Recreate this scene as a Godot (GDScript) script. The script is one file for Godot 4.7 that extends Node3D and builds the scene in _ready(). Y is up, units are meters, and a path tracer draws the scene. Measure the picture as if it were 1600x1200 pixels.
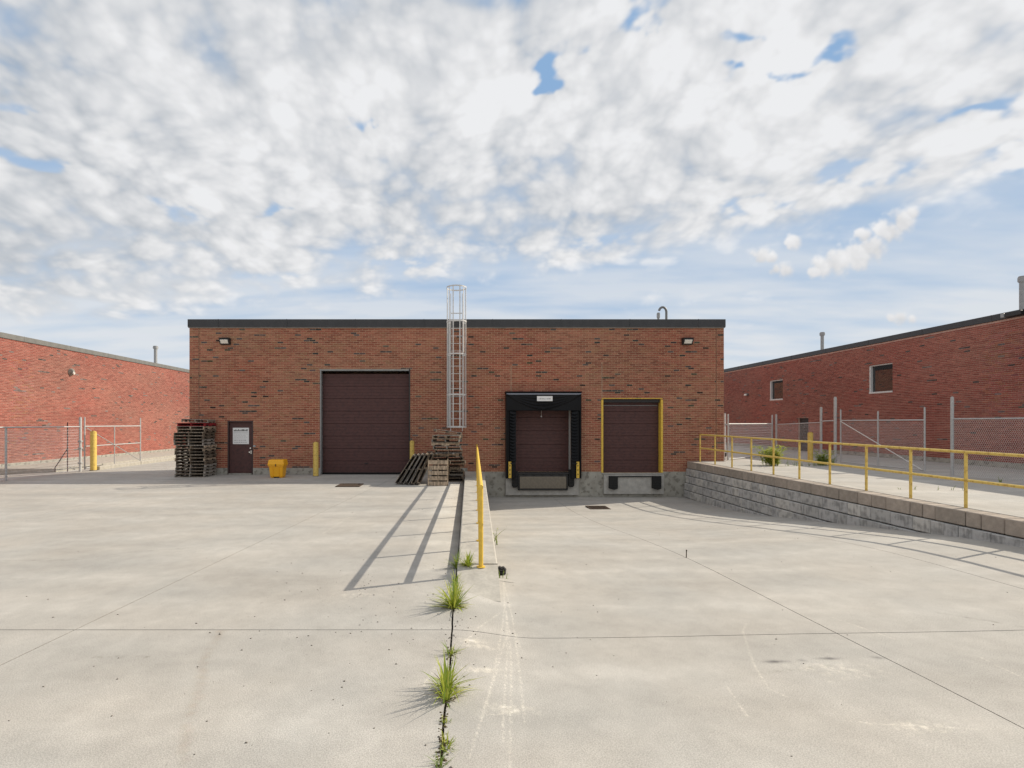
extends Node3D

# A loading yard behind a brick warehouse. Metres, y up, the facade stands at z = -20.94 and the camera at z = 0.

const ZF := -20.94
const WORDS := ["first", "second", "third", "fourth", "fifth", "sixth", "seventh", "eighth", "ninth", "tenth", "eleventh", "twelfth", "thirteenth", "fourteenth", "fifteenth", "sixteenth", "seventeenth", "eighteenth", "nineteenth", "twentieth"]
var M := {}
var meshes := {}
var rng := RandomNumberGenerator.new()
var names := {}

# ---------------------------------------------------------------- mesh builder

class MB:
	var v := PackedVector3Array()
	var n := PackedVector3Array()
	var uv := PackedVector2Array()
	var uv2 := PackedVector2Array()

	func tri(a: Vector3, b: Vector3, c: Vector3, na: Vector3, nb: Vector3, nc: Vector3) -> void:
		if (b - a).cross(c - a).dot(na + nb + nc) > 0.0:
			v.append(a); v.append(c); v.append(b)
			n.append(na); n.append(nc); n.append(nb)
		else:
			v.append(a); v.append(b); v.append(c)
			n.append(na); n.append(nb); n.append(nc)

	func quad(a: Vector3, b: Vector3, c: Vector3, d: Vector3, out: Vector3) -> void:
		var m := (b - a).cross(c - a)
		if m.length_squared() < 1e-14:
			m = (c - a).cross(d - a)
		m = m.normalized()
		if m.dot(out) < 0.0:
			m = -m
		tri(a, b, c, m, m, m)
		tri(a, c, d, m, m, m)

	func box(c: Vector3, s: Vector3, b := Basis()) -> void:
		var h := s * 0.5
		for ax in 3:
			for sg: float in [-1.0, 1.0]:
				var o := Vector3.ZERO; o[ax] = sg * h[ax]
				var p := Vector3.ZERO; p[(ax + 1) % 3] = h[(ax + 1) % 3]
				var q := Vector3.ZERO; q[(ax + 2) % 3] = h[(ax + 2) % 3]
				quad(c + b * (o + p + q), c + b * (o + p - q), c + b * (o - p - q), c + b * (o - p + q), b * o)

	func span(a: Vector3, b: Vector3) -> void:
		box((a + b) * 0.5, (b - a).abs())

	func cbox(c: Vector3, s: Vector3, e: float, b := Basis()) -> void:
		var h := s * 0.5
		for ax in 3:
			var a1 := (ax + 1) % 3
			var a2 := (ax + 2) % 3
			for sg: float in [-1.0, 1.0]:
				var o := Vector3.ZERO; o[ax] = sg * h[ax]
				var p := Vector3.ZERO; p[a1] = h[a1] - e
				var q := Vector3.ZERO; q[a2] = h[a2] - e
				quad(c + b * (o + p + q), c + b * (o + p - q), c + b * (o - p - q), c + b * (o - p + q), b * o)
				for s2: float in [-1.0, 1.0]:
					# the edge between the faces ax:sg and a1:s2
					var x1 := Vector3.ZERO; x1[ax] = sg * h[ax]; x1[a1] = s2 * (h[a1] - e)
					var x2 := Vector3.ZERO; x2[ax] = sg * (h[ax] - e); x2[a1] = s2 * h[a1]
					quad(c + b * (x1 + q), c + b * (x2 + q), c + b * (x2 - q), c + b * (x1 - q), b * (x1 + x2))
		for sx: float in [-1.0, 1.0]:
			for sy: float in [-1.0, 1.0]:
				for sz: float in [-1.0, 1.0]:
					var k := Vector3(sx, sy, sz)
					var m := b * k.normalized()
					tri(c + b * (k * Vector3(h.x, h.y - e, h.z - e)), c + b * (k * Vector3(h.x - e, h.y, h.z - e)), c + b * (k * Vector3(h.x - e, h.y - e, h.z)), m, m, m)

	# a swept round (or n-sided) bar; radii is one number or one per point
	func tube(pts: Array, radii, sides := 8, caps := true, closed := false) -> void:
		var count := pts.size()
		var rings := []
		var side := Vector3.ZERO
		for i in count:
			var t: Vector3
			if closed:
				t = (pts[(i + 1) % count] - pts[(i + count - 1) % count]).normalized()
			else:
				t = (pts[mini(i + 1, count - 1)] - pts[maxi(i - 1, 0)]).normalized()
			if side == Vector3.ZERO:
				side = t.cross(Vector3.UP if absf(t.y) < 0.9 else Vector3.RIGHT).normalized()
			side = (side - t * side.dot(t)).normalized()
			var up := t.cross(side)
			var r: float = radii[i] if radii is Array else radii
			var ring := []
			for k in sides:
				var a := TAU * (k + 0.5) / sides
				var d := side * cos(a) + up * sin(a)
				ring.append([pts[i] + d * r, d])
			rings.append(ring)
		for i in (count if closed else count - 1):
			var r0: Array = rings[i]
			var r1: Array = rings[(i + 1) % count]
			for k in sides:
				var a: Array = r0[k]
				var b: Array = r0[(k + 1) % sides]
				var c: Array = r1[(k + 1) % sides]
				var d: Array = r1[k]
				tri(a[0], b[0], c[0], a[1], b[1], c[1])
				tri(a[0], c[0], d[0], a[1], c[1], d[1])
		if caps and not closed:
			for e in 2:
				var i := 0 if e == 0 else count - 1
				var t: Vector3 = (pts[0] - pts[1]).normalized() if e == 0 else (pts[count - 1] - pts[count - 2]).normalized()
				for k in sides:
					tri(pts[i], rings[i][k][0], rings[i][(k + 1) % sides][0], t, t, t)

	# an outline in x (width) and y, pushed through z0..z1, placed with basis b at c
	func prism(outline: PackedVector2Array, z0: float, z1: float, c := Vector3.ZERO, b := Basis()) -> void:
		var mid := Vector2.ZERO
		for p in outline:
			mid += p / outline.size()
		for i in outline.size():
			var p := outline[i]
			var q := outline[(i + 1) % outline.size()]
			var out := Vector3((q - p).y, -(q - p).x, 0)
			if not Geometry2D.is_polygon_clockwise(outline):
				out = Vector3((q - p).y, -(q - p).x, 0)
			else:
				out = -out
			quad(c + b * Vector3(p.x, p.y, z0), c + b * Vector3(q.x, q.y, z0), c + b * Vector3(q.x, q.y, z1), c + b * Vector3(p.x, p.y, z1), b * out)
		var idx := Geometry2D.triangulate_polygon(outline)
		for i in range(0, idx.size(), 3):
			for e in 2:
				var z := z0 if e == 0 else z1
				var m := b * Vector3(0, 0, -1.0 if e == 0 else 1.0)
				var t := []
				for k in 3:
					t.append(c + b * Vector3(outline[idx[i + k]].x, outline[idx[i + k]].y, z))
				tri(t[0], t[1], t[2], m, m, m)

	func mesh() -> ArrayMesh:
		var a := []
		a.resize(Mesh.ARRAY_MAX)
		a[Mesh.ARRAY_VERTEX] = v
		a[Mesh.ARRAY_NORMAL] = n
		if uv.size() == v.size():
			a[Mesh.ARRAY_TEX_UV] = uv
		if uv2.size() == v.size():
			a[Mesh.ARRAY_TEX_UV2] = uv2
		var m := ArrayMesh.new()
		m.add_surface_from_arrays(Mesh.PRIMITIVE_TRIANGLES, a)
		return m

# ---------------------------------------------------------------- nodes

func numbered(called: String) -> String:
	var k: int = names.get(called, 0)
	names[called] = k + 1
	return called if k == 0 else "%s_%03d" % [called, k]

func thing(called: String, at: Vector3, label: String, category: String, group := "") -> Node3D:
	var o := Node3D.new()
	o.name = numbered(called)
	o.position = at
	add_child(o)
	o.set_meta("label", label)
	o.set_meta("category", category)
	if group:
		o.set_meta("group", group)
	return o

func part(parent: Node, called: String, mesh: Mesh, mat: Material, at := Transform3D(), label := "") -> MeshInstance3D:
	var o := MeshInstance3D.new()
	o.name = called
	o.mesh = mesh
	o.material_override = mat
	o.transform = at
	parent.add_child(o, true)
	if label:
		o.set_meta("label", label)
	return o

func structure(called: String, at := Vector3.ZERO) -> Node3D:
	var o := Node3D.new()
	o.name = called
	o.position = at
	add_child(o, true)
	o.set_meta("kind", "structure")
	return o

func box_mesh(s: Vector3, e := 0.0) -> ArrayMesh:
	var key := "%.4f %.4f %.4f %.4f" % [s.x, s.y, s.z, e]
	if not meshes.has(key):
		var b := MB.new()
		if e > 0.0:
			b.cbox(Vector3.ZERO, s, e)
		else:
			b.box(Vector3.ZERO, s)
		meshes[key] = b.mesh()
	return meshes[key]

func T(x: float, y: float, z: float, b := Basis()) -> Transform3D:
	return Transform3D(b, Vector3(x, y, z))

# ---------------------------------------------------------------- materials

func lin(r: float, g: float, b: float) -> Color:
	return Color(r, g, b).linear_to_srgb()

func noise(seed_: int, freq: float, octaves := 4, kind := FastNoiseLite.TYPE_SIMPLEX_SMOOTH) -> FastNoiseLite:
	var f := FastNoiseLite.new()
	f.seed = seed_
	f.frequency = freq
	f.noise_type = kind
	f.fractal_type = FastNoiseLite.FRACTAL_FBM if octaves > 1 else FastNoiseLite.FRACTAL_NONE
	f.fractal_octaves = octaves
	return f

# a tiling grey texture: two noises, one coarse and one fine, squeezed between lo and hi
func grain(size: int, seed_: int, coarse: float, fine: float, lo: float, hi: float, contrast := 1.0, stretch := 1) -> ImageTexture:
	var a := noise(seed_, coarse, 5).get_seamless_image(size, size / stretch)
	var b := noise(seed_ + 7, fine, 3).get_seamless_image(size, size / stretch)
	a.convert(Image.FORMAT_L8)
	b.convert(Image.FORMAT_L8)
	var da := a.get_data()
	var db := b.get_data()
	var out := PackedByteArray()
	out.resize(da.size())
	for i in da.size():
		var t := clampf(0.5 + ((da[i] * 0.6 + db[i] * 0.4) / 255.0 - 0.5) * contrast, 0.0, 1.0)
		out[i] = int(255.0 * lerpf(lo, hi, t))
	var im := Image.create_from_data(size, size / stretch, false, Image.FORMAT_L8, out)
	if stretch > 1:
		im.resize(size, size, Image.INTERPOLATE_CUBIC)
	return ImageTexture.create_from_image(im)

func mat(called: String, c: Color, rough := 0.8, metal := 0.0, tex: Texture2D = null, scale := 1.0, bump: Texture2D = null, depth := 0.0) -> StandardMaterial3D:
	var m := StandardMaterial3D.new()
	m.resource_name = called
	m.albedo_color = c
	m.roughness = rough
	m.metallic = metal
	if tex:
		m.albedo_texture = tex
	if bump:
		m.heightmap_enabled = true
		m.heightmap_texture = bump
		m.heightmap_scale = depth
	if tex or bump:
		m.uv1_triplanar = true
		m.uv1_world_triplanar = true
		m.uv1_scale = Vector3.ONE * scale
	M[called] = m
	return m

func make_materials() -> void:
	var soft := grain(512, 11, 0.008, 0.05, 0.84, 1.0, 1.5)
	var blotch := grain(512, 21, 0.012, 0.09, 0.35, 1.0, 2.6)
	var fine := grain(512, 31, 0.06, 0.25, 0.6, 1.0, 1.4)
	var brick_grain := grain(512, 33, 0.05, 0.25, 0.84, 1.0, 1.6)
	var wood := grain(512, 41, 0.02, 0.12, 0.5, 1.0, 1.8, 8)
	var streak := grain(512, 51, 0.02, 0.1, 0.0, 1.0, 2.6)

	# concrete of several ages
	mat("foundation", lin(0.52, 0.505, 0.465), 0.92, 0.0, blotch_colour(61, Color(0.84, 0.83, 0.81), Color(1, 1, 0.98), Color(0.74, 0.73, 0.71), 0.2), 0.45, fine, 0.3)
	mat("dock_pad", lin(0.50, 0.485, 0.45), 0.9, 0.0, soft, 0.8, fine, 0.15)
	mat("kerb", lin(0.50, 0.47, 0.41), 0.92, 0.0, soft, 0.9, fine, 0.3)
	mat("curb_top", lin(0.50, 0.475, 0.425), 0.9, 0.0, soft, 0.7, fine, 0.25)
	mat("joint_dirt", lin(0.06, 0.052, 0.042), 1.0, 0.0, blotch, 1.5)
	mat("earth", lin(0.34, 0.32, 0.28), 1.0, 0.0, soft, 0.2)
	# retaining wall blocks
	for k in 3:
		mat("cap_block_%d" % k, [lin(0.42, 0.36, 0.305), lin(0.38, 0.33, 0.28), lin(0.46, 0.395, 0.335)][k], 0.95, 0.0, soft, 1.3, fine, 0.5)
	for k in 4:
		mat("block_%d" % k, [lin(0.50, 0.49, 0.47), lin(0.44, 0.435, 0.42), lin(0.56, 0.545, 0.51), lin(0.47, 0.465, 0.455)][k], 0.95, 0.0, weathered(81 + k), 0.55, fine, 0.6)
	# walls
	mat("mortar", lin(0.71, 0.495, 0.33), 0.95, 0.0, soft, 0.8)
	mat("mortar_red", lin(0.66, 0.44, 0.36), 0.95, 0.0, soft, 0.8)
	var bm := mat("bricks", Color.WHITE, 0.9, 0.0, brick_grain, 3.0)
	bm.vertex_color_use_as_albedo = true
	mat("sealant", lin(0.50, 0.40, 0.30), 0.8)
	mat("control_joint", lin(0.13, 0.07, 0.05), 0.9)
	mat("coping", lin(0.045, 0.046, 0.05), 0.45, 0.0, soft, 0.5)
	mat("coping_grey", lin(0.20, 0.195, 0.18), 0.5, 0.0, soft, 0.5)
	mat("roof_membrane", lin(0.30, 0.30, 0.29), 0.95, 0.0, soft, 0.4)
	mat("interior", lin(0.03, 0.03, 0.03), 1.0)
	# doors
	mat("door_brown", lin(0.115, 0.047, 0.043), 0.66, 0.0, blotch_colour(95, Color(0.9, 0.9, 0.9), Color(1, 1, 1), Color(0.84, 0.86, 0.88), 0.2), 0.7)
	mat("door_frame_brown", lin(0.050, 0.026, 0.026), 0.5)
	mat("steel_frame", lin(0.30, 0.31, 0.31), 0.5, 0.0, soft, 1.0)
	mat("seal_grey", lin(0.34, 0.34, 0.33), 0.6)
	mat("black_steel", lin(0.018, 0.018, 0.019), 0.5)
	mat("rubber", lin(0.012, 0.012, 0.012), 0.75, 0.0, fine, 4.0)
	mat("vinyl", lin(0.013, 0.0135, 0.016), 0.40, 0.0, fine, 5.0)
	M.vinyl.metallic_specular = 0.28
	mat("shelter_edge", lin(0.22, 0.24, 0.29), 0.4)
	mat("leveler_plate", lin(0.22, 0.19, 0.145), 0.55, 0.0, soft, 2.0)
	mat("chrome", lin(0.75, 0.74, 0.72), 0.25, 1.0)
	# paint
	mat("yellow", lin(0.87, 0.575, 0.075), 0.5, 0.0, soft, 2.2)
	mat("yellow_pale", lin(0.90, 0.66, 0.17), 0.55, 0.0, blotch_colour(91, Color(0.95, 0.94, 0.92), Color(1, 1, 1), Color(0.8, 0.74, 0.66), 0.1), 1.4)
	mat("bin_plastic", lin(0.86, 0.42, 0.008), 0.38)
	mat("bin_dark", lin(0.10, 0.05, 0.01), 0.7)
	mat("galvanized", lin(0.55, 0.55, 0.545), 0.5, 0.0, soft, 3.0)
	mat("galvanized_dull", lin(0.44, 0.45, 0.45), 0.55, 0.0, soft, 3.0)
	mat("ladder_metal", lin(0.74, 0.735, 0.72), 0.45, 0.0, soft, 3.0)
	mat("wire", lin(0.62, 0.62, 0.62), 0.5)
	mat("white_post", lin(0.78, 0.77, 0.74), 0.6, 0.0, soft, 2.0)
	mat("maroon_steel", lin(0.045, 0.012, 0.013), 0.5)
	mat("lens", lin(0.85, 0.83, 0.76), 0.25)
	mat("vent_metal", lin(0.40, 0.41, 0.42), 0.5, 0.0, soft, 2.0)
	mat("vent_pipe", lin(0.24, 0.245, 0.25), 0.5, 0.2, soft, 2.0)
	mat("window_frame", lin(0.66, 0.66, 0.65), 0.5)
	mat("rust", lin(0.11, 0.065, 0.040), 0.9, 0.0, blotch, 4.0)
	mat("paper", lin(0.78, 0.78, 0.78), 0.6)
	mat("print_dark", lin(0.10, 0.10, 0.10), 0.7)
	mat("print_grey", lin(0.42, 0.42, 0.43), 0.7)
	mat("cord_pale", lin(0.5, 0.47, 0.45), 0.7)
	var gl := mat("glass", lin(0.02, 0.022, 0.025), 0.03)
	gl.metallic_specular = 0.9
	# wood of pallets
	var woods := {"wood_black": [0.095, 0.075, 0.058], "wood_grey": [0.44, 0.37, 0.29], "wood_dark": [0.24, 0.18, 0.125], "wood_brown": [0.36, 0.25, 0.165], "wood_pale": [0.68, 0.53, 0.38], "wood_red": [0.50, 0.022, 0.032], "wood_silver": [0.50, 0.46, 0.41]}
	for k: String in woods:
		mat(k, lin(woods[k][0], woods[k][1], woods[k][2]), 0.9, 0.0, wood, 1.7, wood, 0.2)
	# plants
	for k in 3:
		var g := mat("leaf_%d" % k, [lin(0.29, 0.33, 0.030), lin(0.15, 0.21, 0.028), lin(0.42, 0.42, 0.075)][k], 0.6)
		g.backlight_enabled = true
		g.backlight = [lin(0.16, 0.22, 0.02), lin(0.10, 0.16, 0.02), lin(0.22, 0.25, 0.04)][k]
		g.cull_mode = BaseMaterial3D.CULL_DISABLED
	mat("dead_leaf", lin(0.13, 0.10, 0.055), 0.9)
	mat("pebble", lin(0.22, 0.20, 0.175), 0.95)
	make_yard_materials()

# concrete with stains: base..light by soft noise, stain where a second noise is high
func blotch_colour(seed_: int, base: Color, light: Color, stain: Color, amount: float) -> ImageTexture:
	var size := 512
	var a := noise(seed_, 0.01, 5).get_seamless_image(size, size); a.convert(Image.FORMAT_L8)
	var b := noise(seed_ + 3, 0.016, 5).get_seamless_image(size, size); b.convert(Image.FORMAT_L8)
	var c := noise(seed_ + 5, 0.2, 2).get_seamless_image(size, size); c.convert(Image.FORMAT_L8)
	var da := a.get_data(); var db := b.get_data(); var dc := c.get_data()
	var out := PackedByteArray()
	out.resize(size * size * 3)
	for i in da.size():
		var t := da[i] / 255.0
		var s := smoothstep(0.62 - amount * 0.4, 0.80, db[i] / 255.0)
		var f := 0.92 + 0.08 * dc[i] / 127.5 - 0.08
		var col := base.lerp(light, t).lerp(stain, s)
		out[i * 3] = int(clampf(col.r * f, 0, 1) * 255)
		out[i * 3 + 1] = int(clampf(col.g * f, 0, 1) * 255)
		out[i * 3 + 2] = int(clampf(col.b * f, 0, 1) * 255)
	return ImageTexture.create_from_image(Image.create_from_data(size, size, false, Image.FORMAT_RGB8, out))

# black lichen and run-off on old concrete blocks: blotches with hanging streaks
func weathered(seed_: int) -> ImageTexture:
	var size := 512
	var a := noise(seed_, 0.014, 5).get_seamless_image(size, size); a.convert(Image.FORMAT_L8)
	var b := noise(seed_ + 3, 0.03, 4).get_seamless_image(size, size / 8); b.convert(Image.FORMAT_L8); b.resize(size / 8 * 4, size)
	b.resize(size, size, Image.INTERPOLATE_CUBIC)
	var c := noise(seed_ + 5, 0.15, 3).get_seamless_image(size, size); c.convert(Image.FORMAT_L8)
	# hanging streaks: a noise that changes fast across and slowly down
	var h := noise(seed_ + 9, 0.05, 3).get_seamless_image(size, 64); h.convert(Image.FORMAT_L8); h.resize(size, size, Image.INTERPOLATE_CUBIC)
	var da := a.get_data(); var dh := h.get_data(); var dc := c.get_data()
	var out := PackedByteArray()
	out.resize(size * size)
	for i in da.size():
		var s := smoothstep(0.36, 0.86, (da[i] * 0.66 + dh[i] * 0.34) / 255.0)
		var t := 1.0 - 0.25 * s + 0.10 * (dc[i] / 255.0 - 0.5)
		out[i] = int(clampf(t, 0.1, 1.0) * 255)
	return ImageTexture.create_from_image(Image.create_from_data(size, size, false, Image.FORMAT_L8, out))

# The yard: a fine tile of sand and broom marks on uv1, and one map of the whole yard on uv2 (27 m by 20 m) with its stains and scrapes.
const MAP_W := 2048
const MAP_H := 1536
var ymap := PackedByteArray()

func dab(x: float, z: float, r: float, amount: Vector3) -> void:
	var cx := (x + 17.0) / 27.0 * MAP_W
	var cy := (z - 1.5) / 20.0 * MAP_H
	var pr := maxf(r / 27.0 * MAP_W, 0.6)
	for j in range(int(cy - pr - 1), int(cy + pr + 2)):
		for i in range(int(cx - pr - 1), int(cx + pr + 2)):
			if i < 0 or j < 0 or i >= MAP_W or j >= MAP_H:
				continue
			var d := Vector2(i - cx, j - cy).length() / pr
			if d < 1.0:
				var k := (j * MAP_W + i) * 3
				var w := (1.0 - d * d)
				for q in 3:
					ymap[k + q] = clampi(int(ymap[k + q] + amount[q] * w), 0, 255)

func scrape(pts: Array, width: float, amount: Vector3, broken := 0.3) -> void:
	for i in pts.size() - 1:
		var a: Vector2 = pts[i]
		var b: Vector2 = pts[i + 1]
		var steps := int(a.distance_to(b) / 0.009) + 1
		for s in steps:
			var p := a.lerp(b, float(s) / steps)
			if rng.randf() < broken:
				continue
			p += Vector2(rng.randf_range(-1, 1), rng.randf_range(-1, 1)) * width * 0.35
			dab(p.x, p.y, width * rng.randf_range(0.35, 0.6), amount * rng.randf_range(0.3, 1.0))

func smear(c: Vector2, size: Vector2, amount: Vector3, count: int) -> void:
	for i in count:
		dab(c.x + rng.randfn() * size.x * 0.4, c.y + rng.randfn() * size.y * 0.4, rng.randf_range(0.01, 0.035), amount * rng.randf_range(0.2, 1.0))

func make_yard_materials() -> void:
	rng.seed = 77
	# fine tile
	var size := 1024
	var a := noise(101, 0.02, 4).get_seamless_image(size, size); a.convert(Image.FORMAT_L8)
	var b := noise(103, 0.16, 3).get_seamless_image(size, size); b.convert(Image.FORMAT_L8)
	var c := noise(105, 0.45, 1).get_seamless_image(size, size); c.convert(Image.FORMAT_L8)
	var da := a.get_data(); var db := b.get_data(); var dc := c.get_data()
	var out := PackedByteArray()
	out.resize(size * size)
	var hgt := PackedByteArray()
	hgt.resize(size * size)
	for i in da.size():
		var t := 0.86 + 0.03 * (da[i] / 127.5 - 1.0) * 0.5 + 0.25 * (db[i] / 127.5 - 1.0) * 0.5 + 0.09 * (dc[i] / 127.5 - 1.0)
		var pit := smoothstep(0.80, 0.90, db[i] / 255.0)
		out[i] = int(clampf(t - 0.30 * pit, 0.0, 1.0) * 255)
		hgt[i] = int(clampf(0.6 + 0.25 * (db[i] / 255.0 - 0.5) + 0.22 * (dc[i] / 255.0 - 0.5) - 0.5 * pit, 0.0, 1.0) * 255)
	var tile := ImageTexture.create_from_image(Image.create_from_data(size, size, false, Image.FORMAT_L8, out))
	var relief := ImageTexture.create_from_image(Image.create_from_data(size, size, false, Image.FORMAT_L8, hgt))
	# the map
	var n1 := noise(111, 0.0035, 4).get_image(MAP_W, MAP_H); n1.convert(Image.FORMAT_L8)
	var n2 := noise(113, 0.012, 5).get_image(MAP_W / 4, MAP_H); n2.convert(Image.FORMAT_L8); n2.resize(MAP_W, MAP_H, Image.INTERPOLATE_CUBIC)
	var n3 := noise(115, 0.03, 4).get_image(MAP_W, MAP_H); n3.convert(Image.FORMAT_L8)
	var n4 := noise(117, 0.006, 3).get_image(MAP_W, MAP_H); n4.convert(Image.FORMAT_L8)
	var d1 := n1.get_data(); var d2 := n2.get_data(); var d3 := n3.get_data(); var d4 := n4.get_data()
	ymap.resize(MAP_W * MAP_H * 3)
	for i in d1.size():
		var t := 209.0 + (d1[i] - 128) * 0.05 + (d2[i] - 128) * 0.095 + (d3[i] - 128) * 0.06
		var w := (d4[i] - 128) * 0.014
		# pale scaled patches
		var p := smoothstep(0.62, 0.72, (d2[i] * 0.6 + d3[i] * 0.4) / 255.0) * 2.0
		ymap[i * 3] = clampi(int(t + w + p), 0, 255)
		ymap[i * 3 + 1] = clampi(int(t + p), 0, 255)
		ymap[i * 3 + 2] = clampi(int(t - w + p), 0, 255)
	var pale := Vector3(26, 25, 22)
	for l: Array in [
		[Vector2(0.646, 7.381), Vector2(0.566, 6.205), Vector2(0.448, 5.269), Vector2(0.278, 4.194), Vector2(0.149, 3.605)], [Vector2(0.566, 6.205), Vector2(0.527, 5.269), Vector2(0.460, 4.436), Vector2(0.397, 3.877), Vector2(0.307, 3.067)], [Vector2(0.483, 5.858), Vector2(0.198, 5.269), Vector2(0.042, 4.841)],
		[Vector2(0.560, 5.969), Vector2(0.467, 4.856), Vector2(0.358, 3.977), Vector2(0.291, 3.370)], [Vector2(0.593, 5.269), Vector2(0.596, 4.918)], [Vector2(0.208, 3.691), Vector2(0.325, 3.709), Vector2(0.473, 3.782)], [Vector2(3.106, 5.509), Vector2(2.941, 5.286), Vector2(2.632, 4.567), Vector2(2.475, 4.083), Vector2(2.551, 3.917)],
		[Vector2(2.172, 4.138), Vector2(2.074, 3.647)], [Vector2(4.694, 4.636), Vector2(4.658, 4.410), Vector2(4.629, 4.194)], [Vector2(2.758, 3.588), Vector2(3.030, 3.538), Vector2(3.236, 3.522), Vector2(3.540, 3.467)], [Vector2(-2.564, 9.767), Vector2(-2.429, 11.429)],
		[Vector2(0.494, 7.910), Vector2(0.419, 7.452), Vector2(0.243, 7.209), Vector2(0.026, 6.857)], [Vector2(-0.289, 4.058), Vector2(-0.169, 4.516)], [Vector2(0.940, 12.135), Vector2(1.275, 12.000)], [Vector2(4.130, 5.647), Vector2(4.293, 5.014)], [Vector2(0.640, 7.209), Vector2(0.611, 5.751), Vector2(0.523, 4.311), Vector2(0.464, 3.605)], [Vector2(0.060, 3.176), Vector2(0.288, 4.194), Vector2(0.486, 5.182)]]:
		scrape(l, 0.02, pale * 1.2, 0.3)
	for c2: Array in [[Vector2(0.182, 4.856), 0.25], [Vector2(0.202, 4.373), 0.2], [Vector2(3.279, 4.336), 0.5], [Vector2(3.188, 4.436), 0.35], [Vector2(0.155, 4.956), 0.2], [Vector2(3.192, 3.522), 0.3], [Vector2(-1.210, 6.245), 0.4], [Vector2(-4.379, 8.442), 0.7], [Vector2(0.402, 3.782), 0.25]]:
		smear(c2[0], Vector2(c2[1], c2[1] * 0.4), pale * 0.4, 140)
	# grey rubbed-off rubber
	for c2: Array in [[Vector2(2.826, 4.567), 0.16, 300], [Vector2(3.075, 4.581), 0.06, 60], [Vector2(3.347, 4.608), 0.17, 260], [Vector2(3.785, 4.608), 0.10, 90]]:
		smear(c2[0], Vector2(c2[1], 0.03), Vector3(-1.5, -1.5, -1.3), c2[2])
	# rusty trickle and dark tyre lines
	for l: Array in [[Vector2(-2.398, 5.185), Vector2(-2.259, 4.553), Vector2(-1.992, 3.916), Vector2(-1.863, 3.507), Vector2(-1.693, 3.128)]]:
		scrape(l, 0.10, Vector3(-1.2, -2.2, -3.0), 0.3)
	for l: Array in [[Vector2(-6.984, 7.814), Vector2(-5.839, 7.850), Vector2(-5.354, 8.317), Vector2(-4.469, 8.615)], [Vector2(-6.154, 6.885), Vector2(-5.809, 6.885)], [Vector2(-3.357, 4.590), Vector2(-2.733, 4.603)], [Vector2(2.616, 4.360), Vector2(3.262, 4.461)], [Vector2(5.355, 5.751), Vector2(5.829, 5.269)]]:
		scrape(l, 0.05, Vector3(-9, -9, -10), 0.5)
	# specks of tar and grit
	for i in 240:
		dab(rng.randf_range(-16, 9), rng.randf_range(2.6, 16), rng.randf_range(0.004, 0.013), Vector3(-60, -61, -61) * rng.randf_range(0.2, 1.0))
	# worn, gritty band beside the crack
	for i in 700:
		var q := Vector2(rng.randfn() * 1.1 - 0.9, 5.9 + rng.randfn() * 0.8)
		dab(q.x, q.y, rng.randf_range(0.006, 0.012), Vector3(-40, -40, -38) * rng.randf_range(0.1, 0.9))
	var map_tex := ImageTexture.create_from_image(Image.create_from_data(MAP_W, MAP_H, false, Image.FORMAT_RGB8, ymap))
	var m := mat("yard", lin(0.862, 0.823, 0.757), 0.93)
	m.albedo_texture = tile
	m.heightmap_enabled = true
	m.heightmap_texture = relief
	m.heightmap_scale = 0.28
	m.detail_enabled = true
	m.detail_blend_mode = BaseMaterial3D.BLEND_MODE_MUL
	m.detail_uv_layer = BaseMaterial3D.DETAIL_UV_2
	m.detail_albedo = map_tex
	ymap = PackedByteArray()

# ---------------------------------------------------------------- sky

var sky_a: FastNoiseLite
var sky_b: FastNoiseLite
var sky_c: FastNoiseLite
var sky_d: FastNoiseLite
var sky_e: FastNoiseLite

# cumulus puffs low over the right-hand roof: [tangent of azimuth, tangent of height, radius]
const PUFFS := [[0.711, 0.305, 0.026], [0.742, 0.318, 0.034], [0.782, 0.327, 0.036], [0.812, 0.345, 0.033], [0.842, 0.374, 0.034], [0.868, 0.396, 0.030], [0.888, 0.410, 0.016], [0.794, 0.366, 0.018], [0.594, 0.328, 0.020], [0.613, 0.322, 0.015], [0.657, 0.354, 0.018], [0.641, 0.298, 0.020], [0.622, 0.301, 0.014], [0.848, 0.205, 0.012], [0.866, 0.205, 0.016], [0.886, 0.203, 0.012], [0.700, 0.297, 0.016]]
# thin places in the layer: [u, v, radius] on a flat layer one unit overhead
const GAPS := [[0.19, 1.18, 0.036], [0.22, 1.17, 0.027], [0.36, 1.01, 0.038], [0.39, 1.05, 0.027], [0.37, 1.08, 0.020], [0.64, 1.14, 0.032], [0.70, 1.13, 0.027], [0.74, 1.10, 0.027], [0.58, 1.13, 0.020], [0.60, 1.04, 0.020], [0.76, 1.06, 0.020], [-1.06, 1.20, 0.037], [-1.19, 1.37, 0.033], [-1.12, 1.40, 0.023], [-0.26, 1.36, 0.027], [-0.21, 1.34, 0.020], [-0.92, 1.70, 0.037], [-0.61, 1.71, 0.028], [1.26, 1.22, 0.032], [1.20, 1.23, 0.020], [1.20, 1.47, 0.038], [1.11, 1.49, 0.032], [0.97, 1.67, 0.045], [1.45, 1.33, 0.045], [0.52, 1.93, 0.045], [-0.80, 2.28, 0.066], [-0.18, 2.22, 0.078]]

# 1 on the crest of a puff, 0 in the creases between puffs
func crest(p: Vector3) -> float:
	return clampf((-0.30 - sky_c.get_noise_3dv(p)) / 0.40, 0.0, 1.0)

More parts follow.
